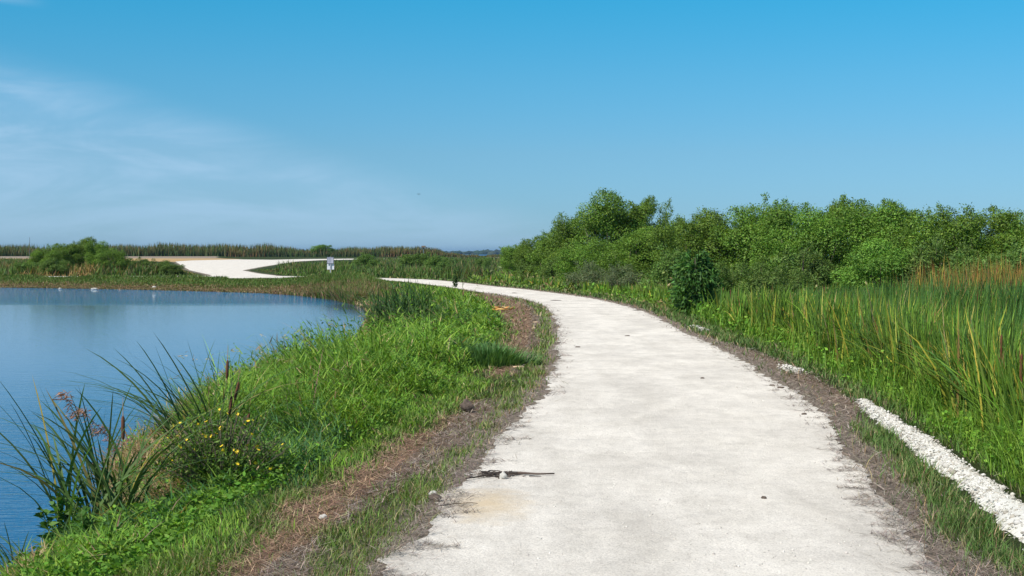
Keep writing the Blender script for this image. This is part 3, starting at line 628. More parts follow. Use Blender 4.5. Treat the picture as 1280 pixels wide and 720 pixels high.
VLOW = [crown_variant(150 + i, w=2.6, h=2.4, leafy=15000, clumps=45, leaf=(.11, .03), lowskirt=.05, pal=[(.085, .14, .03), (.115, .175, .038), (.065, .11, .025)]) for i in range(2)]
VGREY = crown_variant(170, w=2.6, h=2.4, leafy=15000, clumps=45, leaf=(.10, .022), lowskirt=.05, pal=[(.09, .115, .055), (.12, .14, .07), (.07, .095, .045)])
def shrub(px, topy, d, w, var, label, group, name='willow_tree', nomw=4.4, nomh=5.0, cat='tree', push=0):
    x, y = at(px, d); z = float(height(arr([x]), arr([y]))[0]); H = topz(topy, d) - z
    t = empty(name, (x, y, z), label, cat, group, random.uniform(0, 6.28)); s = w / nomw; t.scale = (s, s * random.uniform(.92, 1.08), H / nomh)
    link('crown', var[0], t); link('trunk', var[1], t); return t
G1 = 'willows of the thicket right of the path'
L1 = [(648, 303, 92, 3.0, 'small feathery willow at the far left end of the thicket'),
 (672, 291, 88, 3.6, 'low willow second from the left end of the thicket'),
 (700, 279, 83, 4.2, 'rounded willow third from the left end, on the rising slope of the thicket'),
 (729, 262, 79, 4.6, 'willow just left of the tallest crown in the thicket'),
 (764, 236, 75, 5.4, 'tallest tree of the thicket, a domed dark green crown'),
 (797, 243, 76, 3.6, 'narrow dark tree against the right side of the tallest crown'),
 (742, 292, 70, 4.0, 'low willow in front of and below the left side of the tallest crown'),
 (788, 282, 66, 4.4, 'leafy willow directly in front of the tallest crown'),
 (835, 262, 65, 4.4, 'willow filling the dip between the tallest crown and the long level row'),
 (868, 267, 60, 4.0, 'willow standing directly behind the dark drooping bush'),
 (906, 256, 60, 4.4, 'willow at the left start of the long level row'),
 (946, 246, 58, 4.6, 'high round willow of the level row, right of its start'),
 (985, 246, 56, 4.2, 'willow of the level row left of the brighter front willow, beside the high round one'),
 (1022, 256, 51, 4.0, 'willow of the level row forming a slight dip in the top line'),
 (1058, 241, 54, 4.3, 'highest willow in the middle of the level row'),
 (1098, 254, 51, 4.2, 'willow of the level row behind the bright yellow-green one'),
 (1136, 246, 51, 3.8, 'willow with loose upright twigs right of the bright yellow-green one'),
 (1178, 249, 48, 4.2, 'broad willow third from the right edge of the photo'),
 (1222, 251, 46, 4.2, 'dense willow second from the right edge of the photo'),
 (1264, 263, 44, 4.0, 'willow sloping down at the right edge of the photo'),
 (1315, 272, 43, 4.2, 'willow mostly cut off by the right edge of the photo')]
for i, (px, ty, d, w, lb) in enumerate(L1): shrub(px, ty, d, w, VAR[(i * 3 + i // 7) % 7], lb, G1)
for px, ty, d, w, lb in [(1106, 292, 43, 3.4, 'bright yellow-green willow standing forward in the middle of the level row')]: shrub(px, ty, d, w, VBR, lb, G1)
G2 = 'low bushes at the foot of the thicket'
for i, (px, ty, d, w, v, lb) in enumerate([(930, 318, 46, 2.6, 0, 'low pale bush right of the dark drooping bush'), (1000, 302, 46, 3.2, 1, 'low bush below the level row, between the pale bush and the bright willow'),
      (970, 326, 42, 2.0, 0, 'smallest pale bush poking out of the cattails below the level row'), (1180, 292, 42, 3.2, 1, 'low bush behind the red-brown reed stems at the right'), (1245, 300, 41, 3.0, 0, 'low bush at the right edge above the red-brown reed stems'),
      (838, 305, 57, 3.0, 1, 'low bush just left of the dark drooping bush'), (700, 320, 76, 2.8, 1, 'low green bush beside the path under the left slope of the thicket'), (665, 322, 84, 2.6, 0, 'low green bush by the path below the left tip of the thicket')]):
    shrub(px, ty, d, w, VLOW[v], lb, G2, 'low_bush', 2.6, 2.6, 'bush')
for px, ty, d, w, lb in [(735, 326, 64, 2.6, 'greyish bush beside the path, left of another greyish one'), (775, 330, 60, 2.2, 'greyish bush beside the path, right of another greyish one')]:
    shrub(px, ty, d, w, VGREY, lb, G2, 'low_bush', 2.6, 2.6, 'bush')
G3 = 'bushes beyond the pond'
for i, (px, ty, d, w, v, lb) in enumerate([(103, 294, 122, 3.9, 3, 'tallest round tree on the far side of the pond'), (125, 300, 117, 3.0, 5, 'dark dense tree right of the tallest one beyond the pond'), (78, 303, 120, 3.6, 1, 'tree left of the tallest one beyond the pond'),
      (57, 306, 116, 3.2, 4, 'leftmost light green tree beyond the pond'), (143, 311, 114, 2.8, 2, 'small tree at the right end of the far clump')]):
    shrub(px, ty, d, w, VAR[v], lb, G3, 'shrub_tree')
for i, (px, ty, d, w, v, lb) in enumerate([(30, 325, 112, 2.6, 0, 'low green bush left of the trees beyond the pond'), (195, 323, 112, 3.2, 1, 'low round bush left of the white road junction'), (216, 328, 110, 2.2, 0, 'smallest bush right at the left edge of the white road junction'), (172, 320, 118, 3.0, 0, 'low bush between the far tree clump and the road junction'),
      (70, 322, 110, 3.0, 1, 'low bush in front of the far tree clump'), (458, 315, 135, 3.6, 1, 'dark bush behind the white sign'), (520, 314, 130, 4.2, 0, 'dark bush in the weeds below the small post'), (548, 317, 118, 3.0, 1, 'rounded bush right of the small post'), (603, 319, 120, 1.6, 0, 'tiny bush in front of the distant blue shore')]):
    shrub(px, ty, d, w, VLOW[v], lb, G3, 'low_bush', 2.6, 2.6, 'bush')
shrub(404, 305, 525, 11, VAR[2], 'round green bush standing among the skyline reeds', G3, 'low_bush', 4.4, 5.0, 'bush')

# the dark bush with drooping leaves
def droop_bush():
    x, y = at(869, 38.5); z = float(height(arr([x]), arr([y]))[0]); H = topz(315, 38.5) - z
    t = empty('drooping_bush', (x, y, z), 'dark green bush with large drooping leaves standing forward of the willows', 'bush')
    A = Acc(); n = 4200; a = R.uniform(0, 6.28, n); q = R.random(n) ** .8; zz = .18 + q * (H - .18); rad = .56 * np.sqrt(np.clip(1 - ((zz / H - .52) / .56) ** 2, 0.05, 1)) * R.uniform(.5, 1.05, n) * (.62 + .75 * vnoise(a * 1.3 + 9, zz * 2.2, .8, 5))
    P = np.stack([rad * np.cos(a), rad * np.sin(a), zz], 1); D = np.stack([np.cos(a) * .6, np.sin(a) * .6, R.uniform(-1.2, .3, n)], 1) + R.normal(0, .45, (n, 3)); s = R.uniform(.7, 1.25, n)
    P[:, 2] *= .86 + .22 * vnoise(a + 3, a * 0, .7, 6)
    A.leaves(P, .16 * s, .055 * s, D, pick([(.045, .11, .025), (.06, .14, .03), (.085, .165, .035), (.035, .08, .02)], n)); link('crown', A.mesh('crown', M_LEAF), t)
    T = Acc()
    for i in range(9):
        b = R.uniform(0, 6.28); r_ = R.uniform(.1, .5); T.tube([(0, 0, -.2), (r_ * .4 * math.cos(b), r_ * .4 * math.sin(b), H * .4), (r_ * math.cos(b), r_ * math.sin(b), H * R.uniform(.7, .95))], [.03, .02, .008], (.1, .08, .05))
    link('trunk', T.mesh('trunk', M_BARK), t)
droop_bush()

# ------------------------------------------------------------------ near plants on the shore
M_HEAD = flat_mat('cattail_head', (.11, .045, .022), .95, 0, 60, .3)
def cattail_clump(px, d, n, Hm, label, heads, spread=.28, lean=.35, seed=1, wind=3.0, yellow=.04, name='cattail_clump', zoff=0, pal=None, width=.014):
    global R
    keep = R; R = np.random.default_rng(seed)
    x, y = at(px, d); z = max(float(height(arr([x]), arr([y]))[0]), -.6)
    t = empty(name, (x, y, z), label, 'cattails', 'cattail clumps on the pond shore')
    A = Acc(); a = R.uniform(0, 6.28, n); r_ = spread * R.random(n) ** .6; P = np.stack([r_ * np.cos(a), r_ * np.sin(a), np.full(n, -.02)], 1)
    az = np.where(R.random(n) < .72, R.normal(wind, .38, n), R.normal(0.1, .8, n)); L_ = np.where(np.cos(az) < 0, lean, lean * .45) * R.uniform(.2, 1.25, n)
    c = pick(pal or [(.040, .085, .028), (.05, .105, .03), (.06, .12, .035), (.035, .075, .025)], n, .15); c = np.where((R.random(n) < yellow)[:, None], pick([(.28, .23, .04), (.20, .16, .06)], n), c); cb = c * .5 + arr([.11, .15, .035]) * .5
    A.blades(P, Hm * R.uniform(.5, 1.05, n), width * R.uniform(.7, 1.25, n), az, L_, np.where(R.random(n) < .6, R.uniform(.35, 1.05, n), R.uniform(0, .35, n)), cb, c, K=9, twist=1.0)
    link('leaves', A.mesh('leaves', M_CAT), t)
    for hx, hy, hh, tilt in heads:
        S = Acc(); top = np.array([hx, hy, hh]); S.tube([(hx * .3, hy * .3, 0), (hx * .7, hy * .7, hh * .5), top + [0, 0, 0]], [.006, .005, .004], (.10, .13, .04), 5)
        S.tube([top + [tilt * .14, 0, .17], top + [tilt * .22, 0, .30]], [.003, .0015], (.22, .15, .09), 4); st = link('stalk', S.mesh('stalk', M_CAT), t)
        Hh = Acc(); v = np.array([tilt, 0, 1.0]); ps = [top + v * s for s in (0, .01, .03, .09, .15, .165, .17)]; Hh.tube(ps, [.004, .010, .013, .014, .0125, .008, .003], (.11, .045, .02), 8)
        link('seed_head', Hh.mesh('seed_head', M_HEAD, True), st)
    R = keep; return t
cattail_clump(252, 12.7, 72, 1.42, 'tall cattail clump with brown seed heads, rising behind the yellow-flowered bush', [(.22, 0, .90, .05), (.28, .05, .70, .22), (.25, -.04, .58, .12), (.37, .05, .42, .25)], seed=31, spread=.24, lean=.36, width=.024, pal=[(.035, .075, .022), (.045, .095, .026), (.03, .065, .02)])
cattail_clump(124, 10.0, 105, 1.22, 'largest cattail clump, leaning over the water in the near left foreground', [(.16, 0, .72, .0)], seed=12, spread=.32, lean=.34, yellow=.06, width=.024)
cattail_clump(30, 9.4, 30, .58, 'small cattail clump cut by the lower left corner', [], seed=23, spread=.16, lean=.55)
cattail_clump(508, 34, 560, 1.5, 'upright dark cattail clump on the bank at the bend of the pond', [], seed=44, spread=.95, lean=.10, wind=2.5, width=.03, pal=[(.022, .06, .018), (.03, .075, .022), (.02, .05, .016)])
cattail_clump(556, 32, 150, .85, 'lower, lighter cattail clump right of the upright dark one', [], seed=45, spread=.9, lean=.12, wind=2.5, width=.026, pal=[(.07, .13, .035), (.06, .11, .03)])
# reddish seed plume by the largest clump
def plume():
    x, y = at(74, 10.4); t = empty('reed_plume', (x, y, WATER), 'arching reed stem with a reddish brown feathery plume over the water', 'reed')
    A = Acc(); pts = [(.35, 0, 0), (.22, 0, .55), (.06, 0, .93), (-.06, 0, 1.08)]; A.tube(pts, [.006, .0055, .005, .004], (.14, .15, .06), 5); link('stem', A.mesh('stem', M_CAT), t)
    Bc = Acc(); Bc.tube([(-.06, 0, 1.08), (.05, 0, 1.08), (.2, 0, .96), (.42, 0, .74)], [.004, .004, .003, .002], (.2, .12, .08), 5); n = 420; s = R.random(n); ctr = np.stack([.00 + .46 * s, R.normal(0, .02, n), 1.10 - .38 * s + .05 * np.sin(s * 20)], 1); D = np.stack([R.normal(-.5, .6, n), R.normal(0, .4, n), R.normal(-.25, .35, n)], 1)
    Bc.leaves(ctr + R.normal(0, .013, (n, 3)), .045, .008, D, pick([(.24, .12, .09), (.30, .18, .13), (.20, .10, .07)], n)); link('plume', Bc.mesh('plume', M_GRASS), t)
plume()

def sedge(px, d, label, n=2600, H=.75, spread=.75, pal=None, lean=.3):
    x, y = at(px, d); z = float(height(arr([x]), arr([y]))[0]); A = Acc(); a = R.uniform(0, 6.28, n); r_ = spread * R.random(n) ** .7
    rr = r_ * (.55 + .6 * vnoise(a * 1.5, a * 0, .6, n)); P = np.stack([rr * np.cos(a) * 1.25, rr * np.sin(a) * 1.1, -.02 + 0 * a], 1); c = pick(pal, n, .2)
    A.blades(P, H * R.uniform(.45, 1.15, n) * (1.1 - .55 * (r_ / spread) ** 2), .016, a + R.normal(0, .4, n), lean * r_ / spread + .05, R.uniform(.1, .5, n), c, c, K=4)
    link('sedge_tuft', A.mesh('sedge_tuft', M_GRASS), None, label, 'grass tuft', 'distinct grass tufts on the bank', None, (x, y, z))
sedge(612, 21.5, 'rounded blue-green grass tuft on the bank beside the brown mulch strip', pal=[(.07, .14, .045), (.08, .165, .05), (.055, .115, .035)], H=.36, n=2000, spread=.6)
sedge(575, 22.5, 'pale blue-green grass tuft just left of the rounded darker one', pal=[(.09, .16, .06), (.075, .14, .055)], H=.38, n=2200, spread=.5)

def flower_bush():
    x, y = at(276, 10.7); z = float(height(arr([x]), arr([y]))[0]); t = empty('flowering_bush', (x, y, z), 'dark leafy bush dotted with yellow flowers beside the pond', 'bush')
    T = Acc(); A = Acc(); tips = []
    for i in range(260):
        a = R.uniform(0, 6.28); r_ = .50 * R.random() ** .5; h = (.70 - .30 * (r_ / .50) ** 2) * R.uniform(.6, 1.1); e = np.array([r_ * math.cos(a) * 1.15, r_ * math.sin(a), h]); m_ = np.array([e[0] * .45, e[1] * .45, h * .55])
        T.tube([(e[0] * .1, e[1] * .1, -.05), m_, e], [.006, .004, .002], (.12, .09, .04), 4); tips.append(e)
        k = 46; s = R.uniform(.2, 1.0, (k, 1)); P = (1 - s) ** 2 * 0 + m_ * (2 * s * (1 - s)) + e * s ** 2 + R.normal(0, .025, (k, 3)); D = R.normal(size=(k, 3)) + [0, 0, .4]
        A.leaves(P, .038 * R.uniform(.6, 1.3, k), .013, D, pick([(.05, .10, .018), (.075, .14, .024), (.12, .19, .03)], k))
    link('crown', A.mesh('crown', M_LEAF), t); link('stems', T.mesh('stems', M_BARK), t)
    ym = flat_mat('yellow_petals', (.75, .55, .02), .6, 0, 20, .08); Fm = None
    fl = Acc(); 
    for k in range(5):
        a = k * 1.2566; d = np.array([math.cos(a), math.sin(a), .35]); sd = np.array([-math.sin(a), math.cos(a), 0]); V = np.array([[0, 0, 0], d * .011 + sd * .008, d * .02, d * .011 - sd * .008])
        fl.add(V, np.array([[0, 1, 2, 3]]), np.array([4]), np.ones((4, 3)))
    fl.rocks(arr([[0, 0, .002]]), arr([.004]), arr([[.5, .3, .02]])); me = fl.mesh('flower', ym)
    for e in sorted(tips, key=lambda e: e[1] - e[2] * .6)[:150]:
        if R.random() < .60: continue
        o = link('flower', me, t); o.location = e + [0, -.015, .012]; o.rotation_euler = (R.uniform(.3, 1.2), R.uniform(-.3, .3), R.uniform(0, 6)); s = R.uniform(.6, .95); o.scale = (s, s, s)
flower_bush()

def leafy_weed(px, d, H, label, seed, leaf=.11, n=46, spread=.16, pal=None, name='leafy_weed', stems=5):
    x, y = at(px, d); z = max(float(height(arr([x]), arr([y]))[0]), -.45); t = empty(name, (x, y, z), label, 'weed', 'single leafy weeds')
    A = Acc(); T = Acc()
    for i in range(stems):
        a = R.uniform(0, 6.28); e = np.array([math.cos(a) * spread * R.uniform(.3, 1), math.sin(a) * spread, H * R.uniform(.7, 1.0)]); T.tube([(0, 0, -.03), e * [.5, .5, .5], e], [.006, .005, .003], (.10, .14, .04), 5)
        k = n; s = R.uniform(.25, 1.0, (k, 1)); P = e * s; aa = R.uniform(0, 6.28, k); D = np.stack([np.cos(aa), np.sin(aa), R.uniform(-.2, .8, k)], 1)
        A.leaves(P, leaf * R.uniform(.6, 1.2, k) * (1.2 - .6 * s[:, 0]), leaf * .3, D, pick(pal or [(.05, .12, .025), (.075, .16, .03), (.06, .14, .025)], k), .2)
    link('leaves', A.mesh('leaves', M_GRASS), t); link('stem', T.mesh('stem', M_GRASS), t)
leafy_weed(72, 9.7, .52, 'leafy weed with pointed leaves at the water edge, in front of the largest cattail clump', 1)
leafy_weed(108, 9.3, .34, 'smaller leafy weed right of the pointed-leaved one at the water edge', 2)
leafy_weed(569, 64, 1.0, 'dark upright weed standing against the white path at the bend, left of a thinner one', 3, leaf=.16, n=50, spread=.12, stems=4, pal=[(.04, .08, .03), (.05, .09, .03)])
leafy_weed(578, 66, .75, 'thin brownish weed standing against the white path at the bend', 4, leaf=.10, n=16, spread=.06, stems=2, pal=[(.09, .09, .05), (.06, .08, .04)])

# ------------------------------------------------------------------ signs and posts
def box(bm, x0, x1, y0, y1, z0, z1, bev=0):
    r = bmesh.ops.create_cube(bm, size=1); 
    for v in r['verts']: v.co = ((x0 + x1) / 2 + v.co.x * (x1 - x0), (y0 + y1) / 2 + v.co.y * (y1 - y0), (z0 + z1) / 2 + v.co.z * (z1 - z0))
    if bev: bmesh.ops.bevel(bm, geom=list({e for v in r['verts'] for e in v.link_edges}), offset=bev, segments=2, affect='EDGES')
def bobj(name, bm, mat, parent): 
    me = bpy.data.meshes.new(name); bm.to_mesh(me); bm.free(); me.materials.append(mat); return link(name, me, parent)
def sign():
    d = 93.; x, y = at(413, d); z = float(height(arr([x]), arr([y]))[0]); t = empty('sign', (x, y, z), 'small two-panel sign on a thin post beside the far road', 'sign'); t.rotation_euler.z = .05
    k = d / F; Z = lambda py: topz(py, d) - z
    bm = bmesh.new(); box(bm, -.03, .03, -.03, .03, -.3, Z(321)); bobj('post', bm, flat_mat('galvanised', (.45, .47, .50), .5, .3), t)
    wm = flat_mat('sign_white', (.72, .74, .78), .5, 0, 3, .04); gm = flat_mat('sign_border', (.20, .21, .30), .6, 0, 3, .1)
    bm = bmesh.new(); box(bm, -4.2 * k, 4.2 * k, -.05, -.031, Z(329.6), Z(321.5), .008); p = bobj('notice_panel', bm, flat_mat('sign_grey', (.50, .50, .58), .5, 0, 3, .06), t)
    bm = bmesh.new(); w = 4.2 * k; zt, zb = Z(321.5), Z(329.6)
    for q in ((-w + .01, w - .01, zt - .045, zt - .01), (-w + .01, w - .01, zb + .01, zb + .045), (-w + .01, -w + .04, zb + .05, zt - .05), (w - .04, w - .01, zb + .05, zt - .05)): box(bm, q[0], q[1], -.056, -.0505, q[2], q[3])
    bobj('border', bm, gm, p)
    bm = bmesh.new(); random.seed(4)
    for i in range(4): box(bm, -w * .6, w * random.uniform(.2, .6), -.056, -.0505, zt - .11 - i * .07, zt - .085 - i * .07)
    bobj('text_lines', bm, gm, p)
    bm = bmesh.new(); box(bm, -4.2 * k, 4.6 * k, .031, .05, Z(337), Z(330), .008); bobj('lower_panel', bm, wm, t)
    d = 250.; x, y = at(529.5, d); z = float(height(arr([x]), arr([y]))[0]); t = empty('post_with_board', (x, y, z), 'thin post with a small board on top on the skyline', 'post'); Z = lambda py: topz(py, d) - z
    bm = bmesh.new(); box(bm, -.06, .06, -.06, .06, -.3, Z(309.2)); bobj('post', bm, flat_mat('post_grey', (.10, .13, .18), .7), t)
    bm = bmesh.new(); box(bm, -.36, .36, -.25, .25, Z(309.2), Z(307.2), .02); bobj('board', bm, flat_mat('board_wood', (.20, .15, .11), .8), t)
    bm = bmesh.new(); box(bm, .36, .66, -.03, .03, Z(309.8), Z(308.8)); box(bm, .60, .64, -.03, .03, Z(311.5), Z(309.8)); bobj('bracket', bm, flat_mat('bracket_grey', (.25, .25, .26), .7), t)
    d = 440.; x, y = at(37.3, d); t = Acc(); t.tube([(0, 0, 0), (0, 0, 4), (0, 0, topz(296.5, d))], [.09, .07, .05], (.08, .09, .12), 6); link('pole', t.mesh('pole', M_LITTER), None, 'thin bare pole rising above the reeds at the far left', 'pole', None, None, (x, y, 0))
sign()

# ------------------------------------------------------------------ stones, sticks, leaves
def lump(name, px, py, size, label, cat, colr, z0=.0, flat=.6, group=None, seed=0, zl=None):
    x, y = gp(px, py, zl if zl is not None else 0.0); z = float(height(arr([x]), arr([y]))[0]) if zl is None else zl
    bm = bmesh.new(); bmesh.ops.create_icosphere(bm, subdivisions=3, radius=1); r_ = random.Random(seed); ph = [r_.uniform(0, 6) for _ in range(6)]
    for v in bm.verts:
        c = v.co; k = 1 + .16 * math.sin(c.x * 3 + ph[0]) * math.sin(c.y * 4 + ph[1]) + .10 * math.sin(c.z * 6 + ph[2] + c.x * 5) + r_.uniform(-.03, .03)
        v.co = Vector((c.x * size[0] * k, c.y * size[1] * k, max(c.z, -.5) * size[2] * k))
    me = bpy.data.meshes.new(name); bm.to_mesh(me); bm.free(); me.materials.append(colr)
    link(name, me, None, label, cat, group, None, (x, y, z + size[2] * .4 + z0))
WR = flat_mat('white_stone', (.48, .46, .42), .95, 0, 14, .12); DK = flat_mat('dark_clod', (.10, .075, .06), .95, 0, 20, .35); PALE = flat_mat('pale_wood', (.62, .45, .30), .9, 0, 20, .2)
GS = 'white stones on the far shore'
lump('stone', 193, 361.2, (.14, .12, .13), 'upright white stone at the far waterline below the road junction', 'stone', WR, group=GS, seed=1, zl=WATER)
lump('stone', 118, 361.3, (.22, .14, .05), 'long low white stone at the far waterline below the dark tree', 'stone', WR, group=GS, seed=2, zl=WATER)
lump('stone', 75, 361.0, (.10, .09, .04), 'small pale stone at the far waterline, left of the long low one', 'stone', WR, group=GS, seed=3, zl=WATER)
lump('stone', 629, 599.5, (.028, .026, .032), 'single white stone lying against the dark twig on the path', 'stone', WR, z0=.012, seed=4, zl=.005)
lump('stone', 541, 624, (.03, .026, .024), 'white-topped stone in the dead grass at the left path edge', 'stone', WR, seed=5, z0=.02)
lump('clod', 543, 629, (.05, .04, .03), 'dark clod beside the white-topped stone at the left path edge', 'clod', DK, seed=6, z0=.015)
lump('clod', 584, 516, (.075, .06, .075), 'dark round clod on the brown mulch beside the tall bank grass', 'clod', DK, seed=7, z0=.03)
lump('stone', 404, 653, (.025, .02, .018), 'small white stone on the brown mulch strip', 'stone', WR, seed=8, z0=.02)
GD = 'dark scraps on the path'
for i, (px, py, s, lb) in enumerate([(695, 375.6, .20, 'long dark scrap on the path at the top of the bend'), (643, 366.3, .10, 'small dark scrap on the path farthest round the bend'), (784, 420, .05, 'small dark scrap in the middle of the path beyond the bend'), (722, 434, .05, 'thin dark scrap near the left edge of the path after the bend'),
       (798, 388, .16, 'dark scrap at the right edge of the path at the bend'), (965, 482, .035, 'left one of two dark scraps near the right edge of the path'), (976, 485, .04, 'right one of two dark scraps near the right edge of the path'), (1005, 518, .03, 'round dark scrap by the right edge where the path widens'), (878, 473, .03, 'small dark leaf in the middle of the path'), (955, 623, .02, 'tiny dark leaf on the near right part of the path')]):
    lump('leaf_scrap', px, py, (s, s * .5, .012), lb, 'leaf', DK, group=GD, seed=20 + i, zl=.014, flat=.2)
for i, (px, py, s, lb) in enumerate([(669, 405, .06, 'pale wood chip on the mulch at the bend, upper one of two'), (667, 412.5, .05, 'pale wood chip on the mulch at the bend, lower one of two'), (648, 462, .08, 'pale bent stick at the lower end of the mulch at the bend')]):
    lump('wood_chip', px, py, (s, s * .35, .015), lb, 'wood', PALE, group='pale wood chips', seed=40 + i, z0=.03)
def frond():
    x, y = gp(630, 389.5); t = Acc(); n = 60
    for i in range(26):
        a = random.uniform(-.5, .5) + (math.pi if i % 3 else 0); P = arr([[random.uniform(-.18, .18), random.uniform(-.08, .08), .05]]); D = arr([[math.cos(a), math.sin(a), random.uniform(-.05, .5)]])
        t.leaves(P, .26, .07, D, pick([(.62, .33, .10), (.70, .45, .18), (.5, .26, .09)], 1), .3)
    link('dead_frond', t.mesh('dead_frond', M_LITTER), None, 'curled orange-brown dead palm frond lying on the mulch at the bend', 'dead leaf', None, None, (x, y, .01))
frond()
def twig():
    a = gp(585, 602); b = gp(693, 596); t = Acc(); r_ = random.Random(5); z = .03
    def q(px, py, z=.028): p = gp(px, py); return (p[0], p[1], z)
    t.tube([q(624, 597), q(650, 596, .03), q(672, 597), q(693, 596.5)], [.012, .011, .008, .006], (.12, .09, .075), 6)
    t.tube([q(582, 603), q(600, 600), q(615, 596), q(640, 595)], [.004, .007, .009, .006], (.11, .085, .07), 5)
    for i in range(80):
        px = r_.gauss(620, 16); py = 597 + r_.gauss(0, 1.6); p = q(px, py, r_.uniform(.016, .04)); an = r_.gauss(0, .5); L_ = r_.uniform(.03, .10)
        t.tube([p, (p[0] + L_ * math.cos(an), p[1] + L_ * math.sin(an) * 1.0, p[2] + r_.uniform(-.008, .015))], [.004, .002], (.13, .10, .085), 4)
    link('twig', t.mesh('twig', M_LITTER), None, 'dark knotted twig lying across the left side of the near path', 'twig')
    t = Acc(); t.tube([q(547, 638, .03), q(570, 634.5), q(590, 633.5), q(597, 634.5)], [.003, .0035, .003, .002], (.13, .10, .07), 5); link('twig', t.mesh('twig', M_LITTER), None, 'thin bent stem on the tan stained part of the path', 'twig')
twig()
def bird():
    d = 160.; x, y = at(523.5, d); t = Acc(); t.tube([(-.16, 0, 0), (-.08, 0, .01), (.04, 0, .01), (.14, 0, 0), (.2, 0, 0)], [.01, .05, .06, .03, .008], (.04, .04, .045), 8)
    for s in (-1, 1):
        V = arr([[-.06, 0, .02], [.07, 0, .02], [.05, s * .22, .12], [-.02, s * .42, .07], [-.08, s * .2, .11]]); t.add(V, np.array([[0, 1, 2, 3, 4]]), np.array([5]), np.full((5, 3), .045))
    o = link('bird', t.mesh('bird', M_LITTER), None, 'tiny dark bird flying high over the far reeds', 'bird', None, None, (x, y, topz(243, d))); o.rotation_euler.z = 1.2; o.scale = (.6, .6, .6)
bird()

# ------------------------------------------------------------------ light, sky, air
SUN_EL, SUN_AZ = math.radians(48), math.radians(230)          # azimuth clockwise from +Y
w = bpy.data.worlds.new('World'); SC.world = w; w.use_nodes = True; nt = w.node_tree; nt.nodes.clear(); L = nt.links.new
wo = nt.nodes.new('ShaderNodeOutputWorld'); bg = nt.nodes.new('ShaderNodeBackground'); bg.inputs[1].default_value = .10
sky = nt.nodes.new('ShaderNodeTexSky'); sky.sky_type = 'NISHITA'; sky.sun_disc = False; sky.sun_elevation = SUN_EL; sky.sun_rotation = SUN_AZ
sky.altitude = 0; sky.air_density = 1.0; sky.dust_density = .2; sky.ozone_density = 3.0
tc = nt.nodes.new('ShaderNodeTexCoord')
# thin cirrus: noise streaks over the direction of view, in the western part of the sky
sp = nt.nodes.new('ShaderNodeSeparateXYZ'); L(tc.outputs['Generated'], sp.inputs[0])
def mth(op, a, b=None, c=None):
    n = nt.nodes.new('ShaderNodeMath'); n.operation = op
    for i, v in enumerate((a, b, c)):
        if v is None: continue
        if isinstance(v, (int, float)): n.inputs[i].default_value = v
        else: L(v, n.inputs[i])
    return n.outputs[0]
def mrange(v, a, b, c=0., d=1.):
    n = nt.nodes.new('ShaderNodeMapRange'); n.interpolation_type = 'SMOOTHSTEP'; L(v, n.inputs[0])
    for i, q in zip((1, 2, 3, 4), (a, b, c, d)): n.inputs[i].default_value = q
    return n.outputs[0]
sx, sz = sp.outputs['X'], sp.outputs['Z']
mp = nt.nodes.new('ShaderNodeMapping'); mp.inputs['Scale'].default_value = (5, 5, 26); mp.inputs['Rotation'].default_value = (0, .22, 0); L(tc.outputs['Generated'], mp.inputs[0])
n1 = nt.nodes.new('ShaderNodeTexNoise'); n1.inputs['Scale'].default_value = 1.3; n1.inputs['Detail'].default_value = 7; n1.inputs['Roughness'].default_value = .62; n1.inputs['Distortion'].default_value = .6; L(mp.outputs[0], n1.inputs['Vector'])
ed = mth('MULTIPLY_ADD', sx, -.30, .030)                                      # sheet's upper edge falls towards the right
up = mth('SUBTRACT', ed, sz); sheet = mrange(up, -.012, .03); base = mrange(sz, -.01, .06, .55, 1.)
fil = mrange(n1.outputs[0], .36, .66, .35, 1.)
cl = mth('MULTIPLY', mth('MULTIPLY', sheet, fil), base)
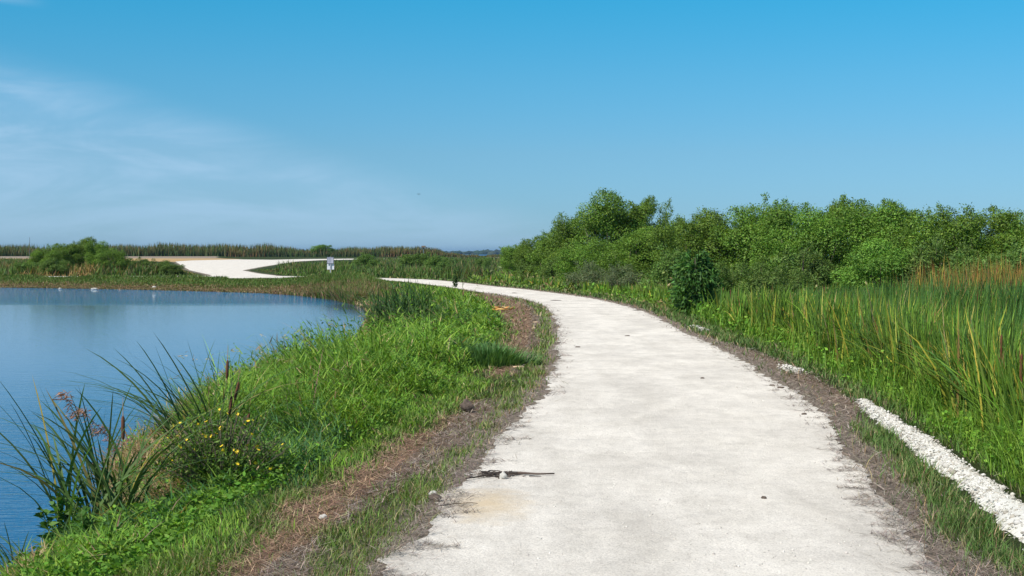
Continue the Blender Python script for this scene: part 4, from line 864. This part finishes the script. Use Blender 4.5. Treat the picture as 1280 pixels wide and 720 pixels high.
wl = mth('MULTIPLY', mth('MULTIPLY', mrange(mth('ABSOLUTE', mth('ADD', mth('ADD', sz, -.168), mth('MULTIPLY_ADD', sx, .10, .034))), .006, .0, 0, 1), mrange(sx, -.30, -.34)), .5)
cl = mth('MULTIPLY', mth('ADD', cl, wl), .68)
rp = nt.nodes.new('ShaderNodeValToRGB'); L(sz, rp.inputs[0]); e = rp.color_ramp.elements
e[0].position = 0.; e[0].color = (.36, .62, 1.02, 1); e[1].position = .6; e[1].color = (.95, .97, .92, 1)
for q, c_ in ((.03, (.36, .63, .98, 1)), (.07, (.37, .67, .92, 1)), (.12, (.29, .76, .97, 1)), (.18, (.15, .86, 1.05, 1))): k_ = e.new(q); k_.color = c_
hs = nt.nodes.new('ShaderNodeMix'); hs.data_type = 'RGBA'; hs.blend_type = 'MULTIPLY'; hs.inputs[0].default_value = 1; L(sky.outputs[0], hs.inputs[6]); L(rp.outputs[0], hs.inputs[7])
mx = nt.nodes.new('ShaderNodeMix'); mx.data_type = 'RGBA'; L(cl, mx.inputs[0]); L(hs.outputs[2], mx.inputs[6]); mx.inputs[7].default_value = (3.9, 5.8, 7.8, 1)
L(mx.outputs[2], bg.inputs[0]); L(bg.outputs[0], wo.inputs[0])
sl = bpy.data.lights.new('sun', 'SUN'); sl.energy = 5.0; sl.angle = math.radians(.53); sl.color = (1, .945, .85); so = bpy.data.objects.new('sun', sl); COL.objects.link(so)
sd = Vector((math.sin(SUN_AZ) * math.cos(SUN_EL), math.cos(SUN_AZ) * math.cos(SUN_EL), math.sin(SUN_EL))); so.rotation_euler = sd.to_track_quat('Z', 'Y').to_euler()
# haze
HAZE = True
if HAZE:
    bm = bmesh.new(); box(bm, -9700, 9700, -60, 9800, -6, 30); me = bpy.data.meshes.new('haze'); bm.to_mesh(me); bm.free()
    m, nt2, out = mat_new('haze_air'); pv = nt2.nodes.new('ShaderNodeVolumePrincipled'); pv.inputs['Density'].default_value = .00007; pv.inputs['Color'].default_value = (.20, .42, .80, 1); pv.inputs['Anisotropy'].default_value = .2
    nt2.links.new(pv.outputs[0], out.inputs['Volume']); me.materials.append(m); link('haze', me, kind='stuff')
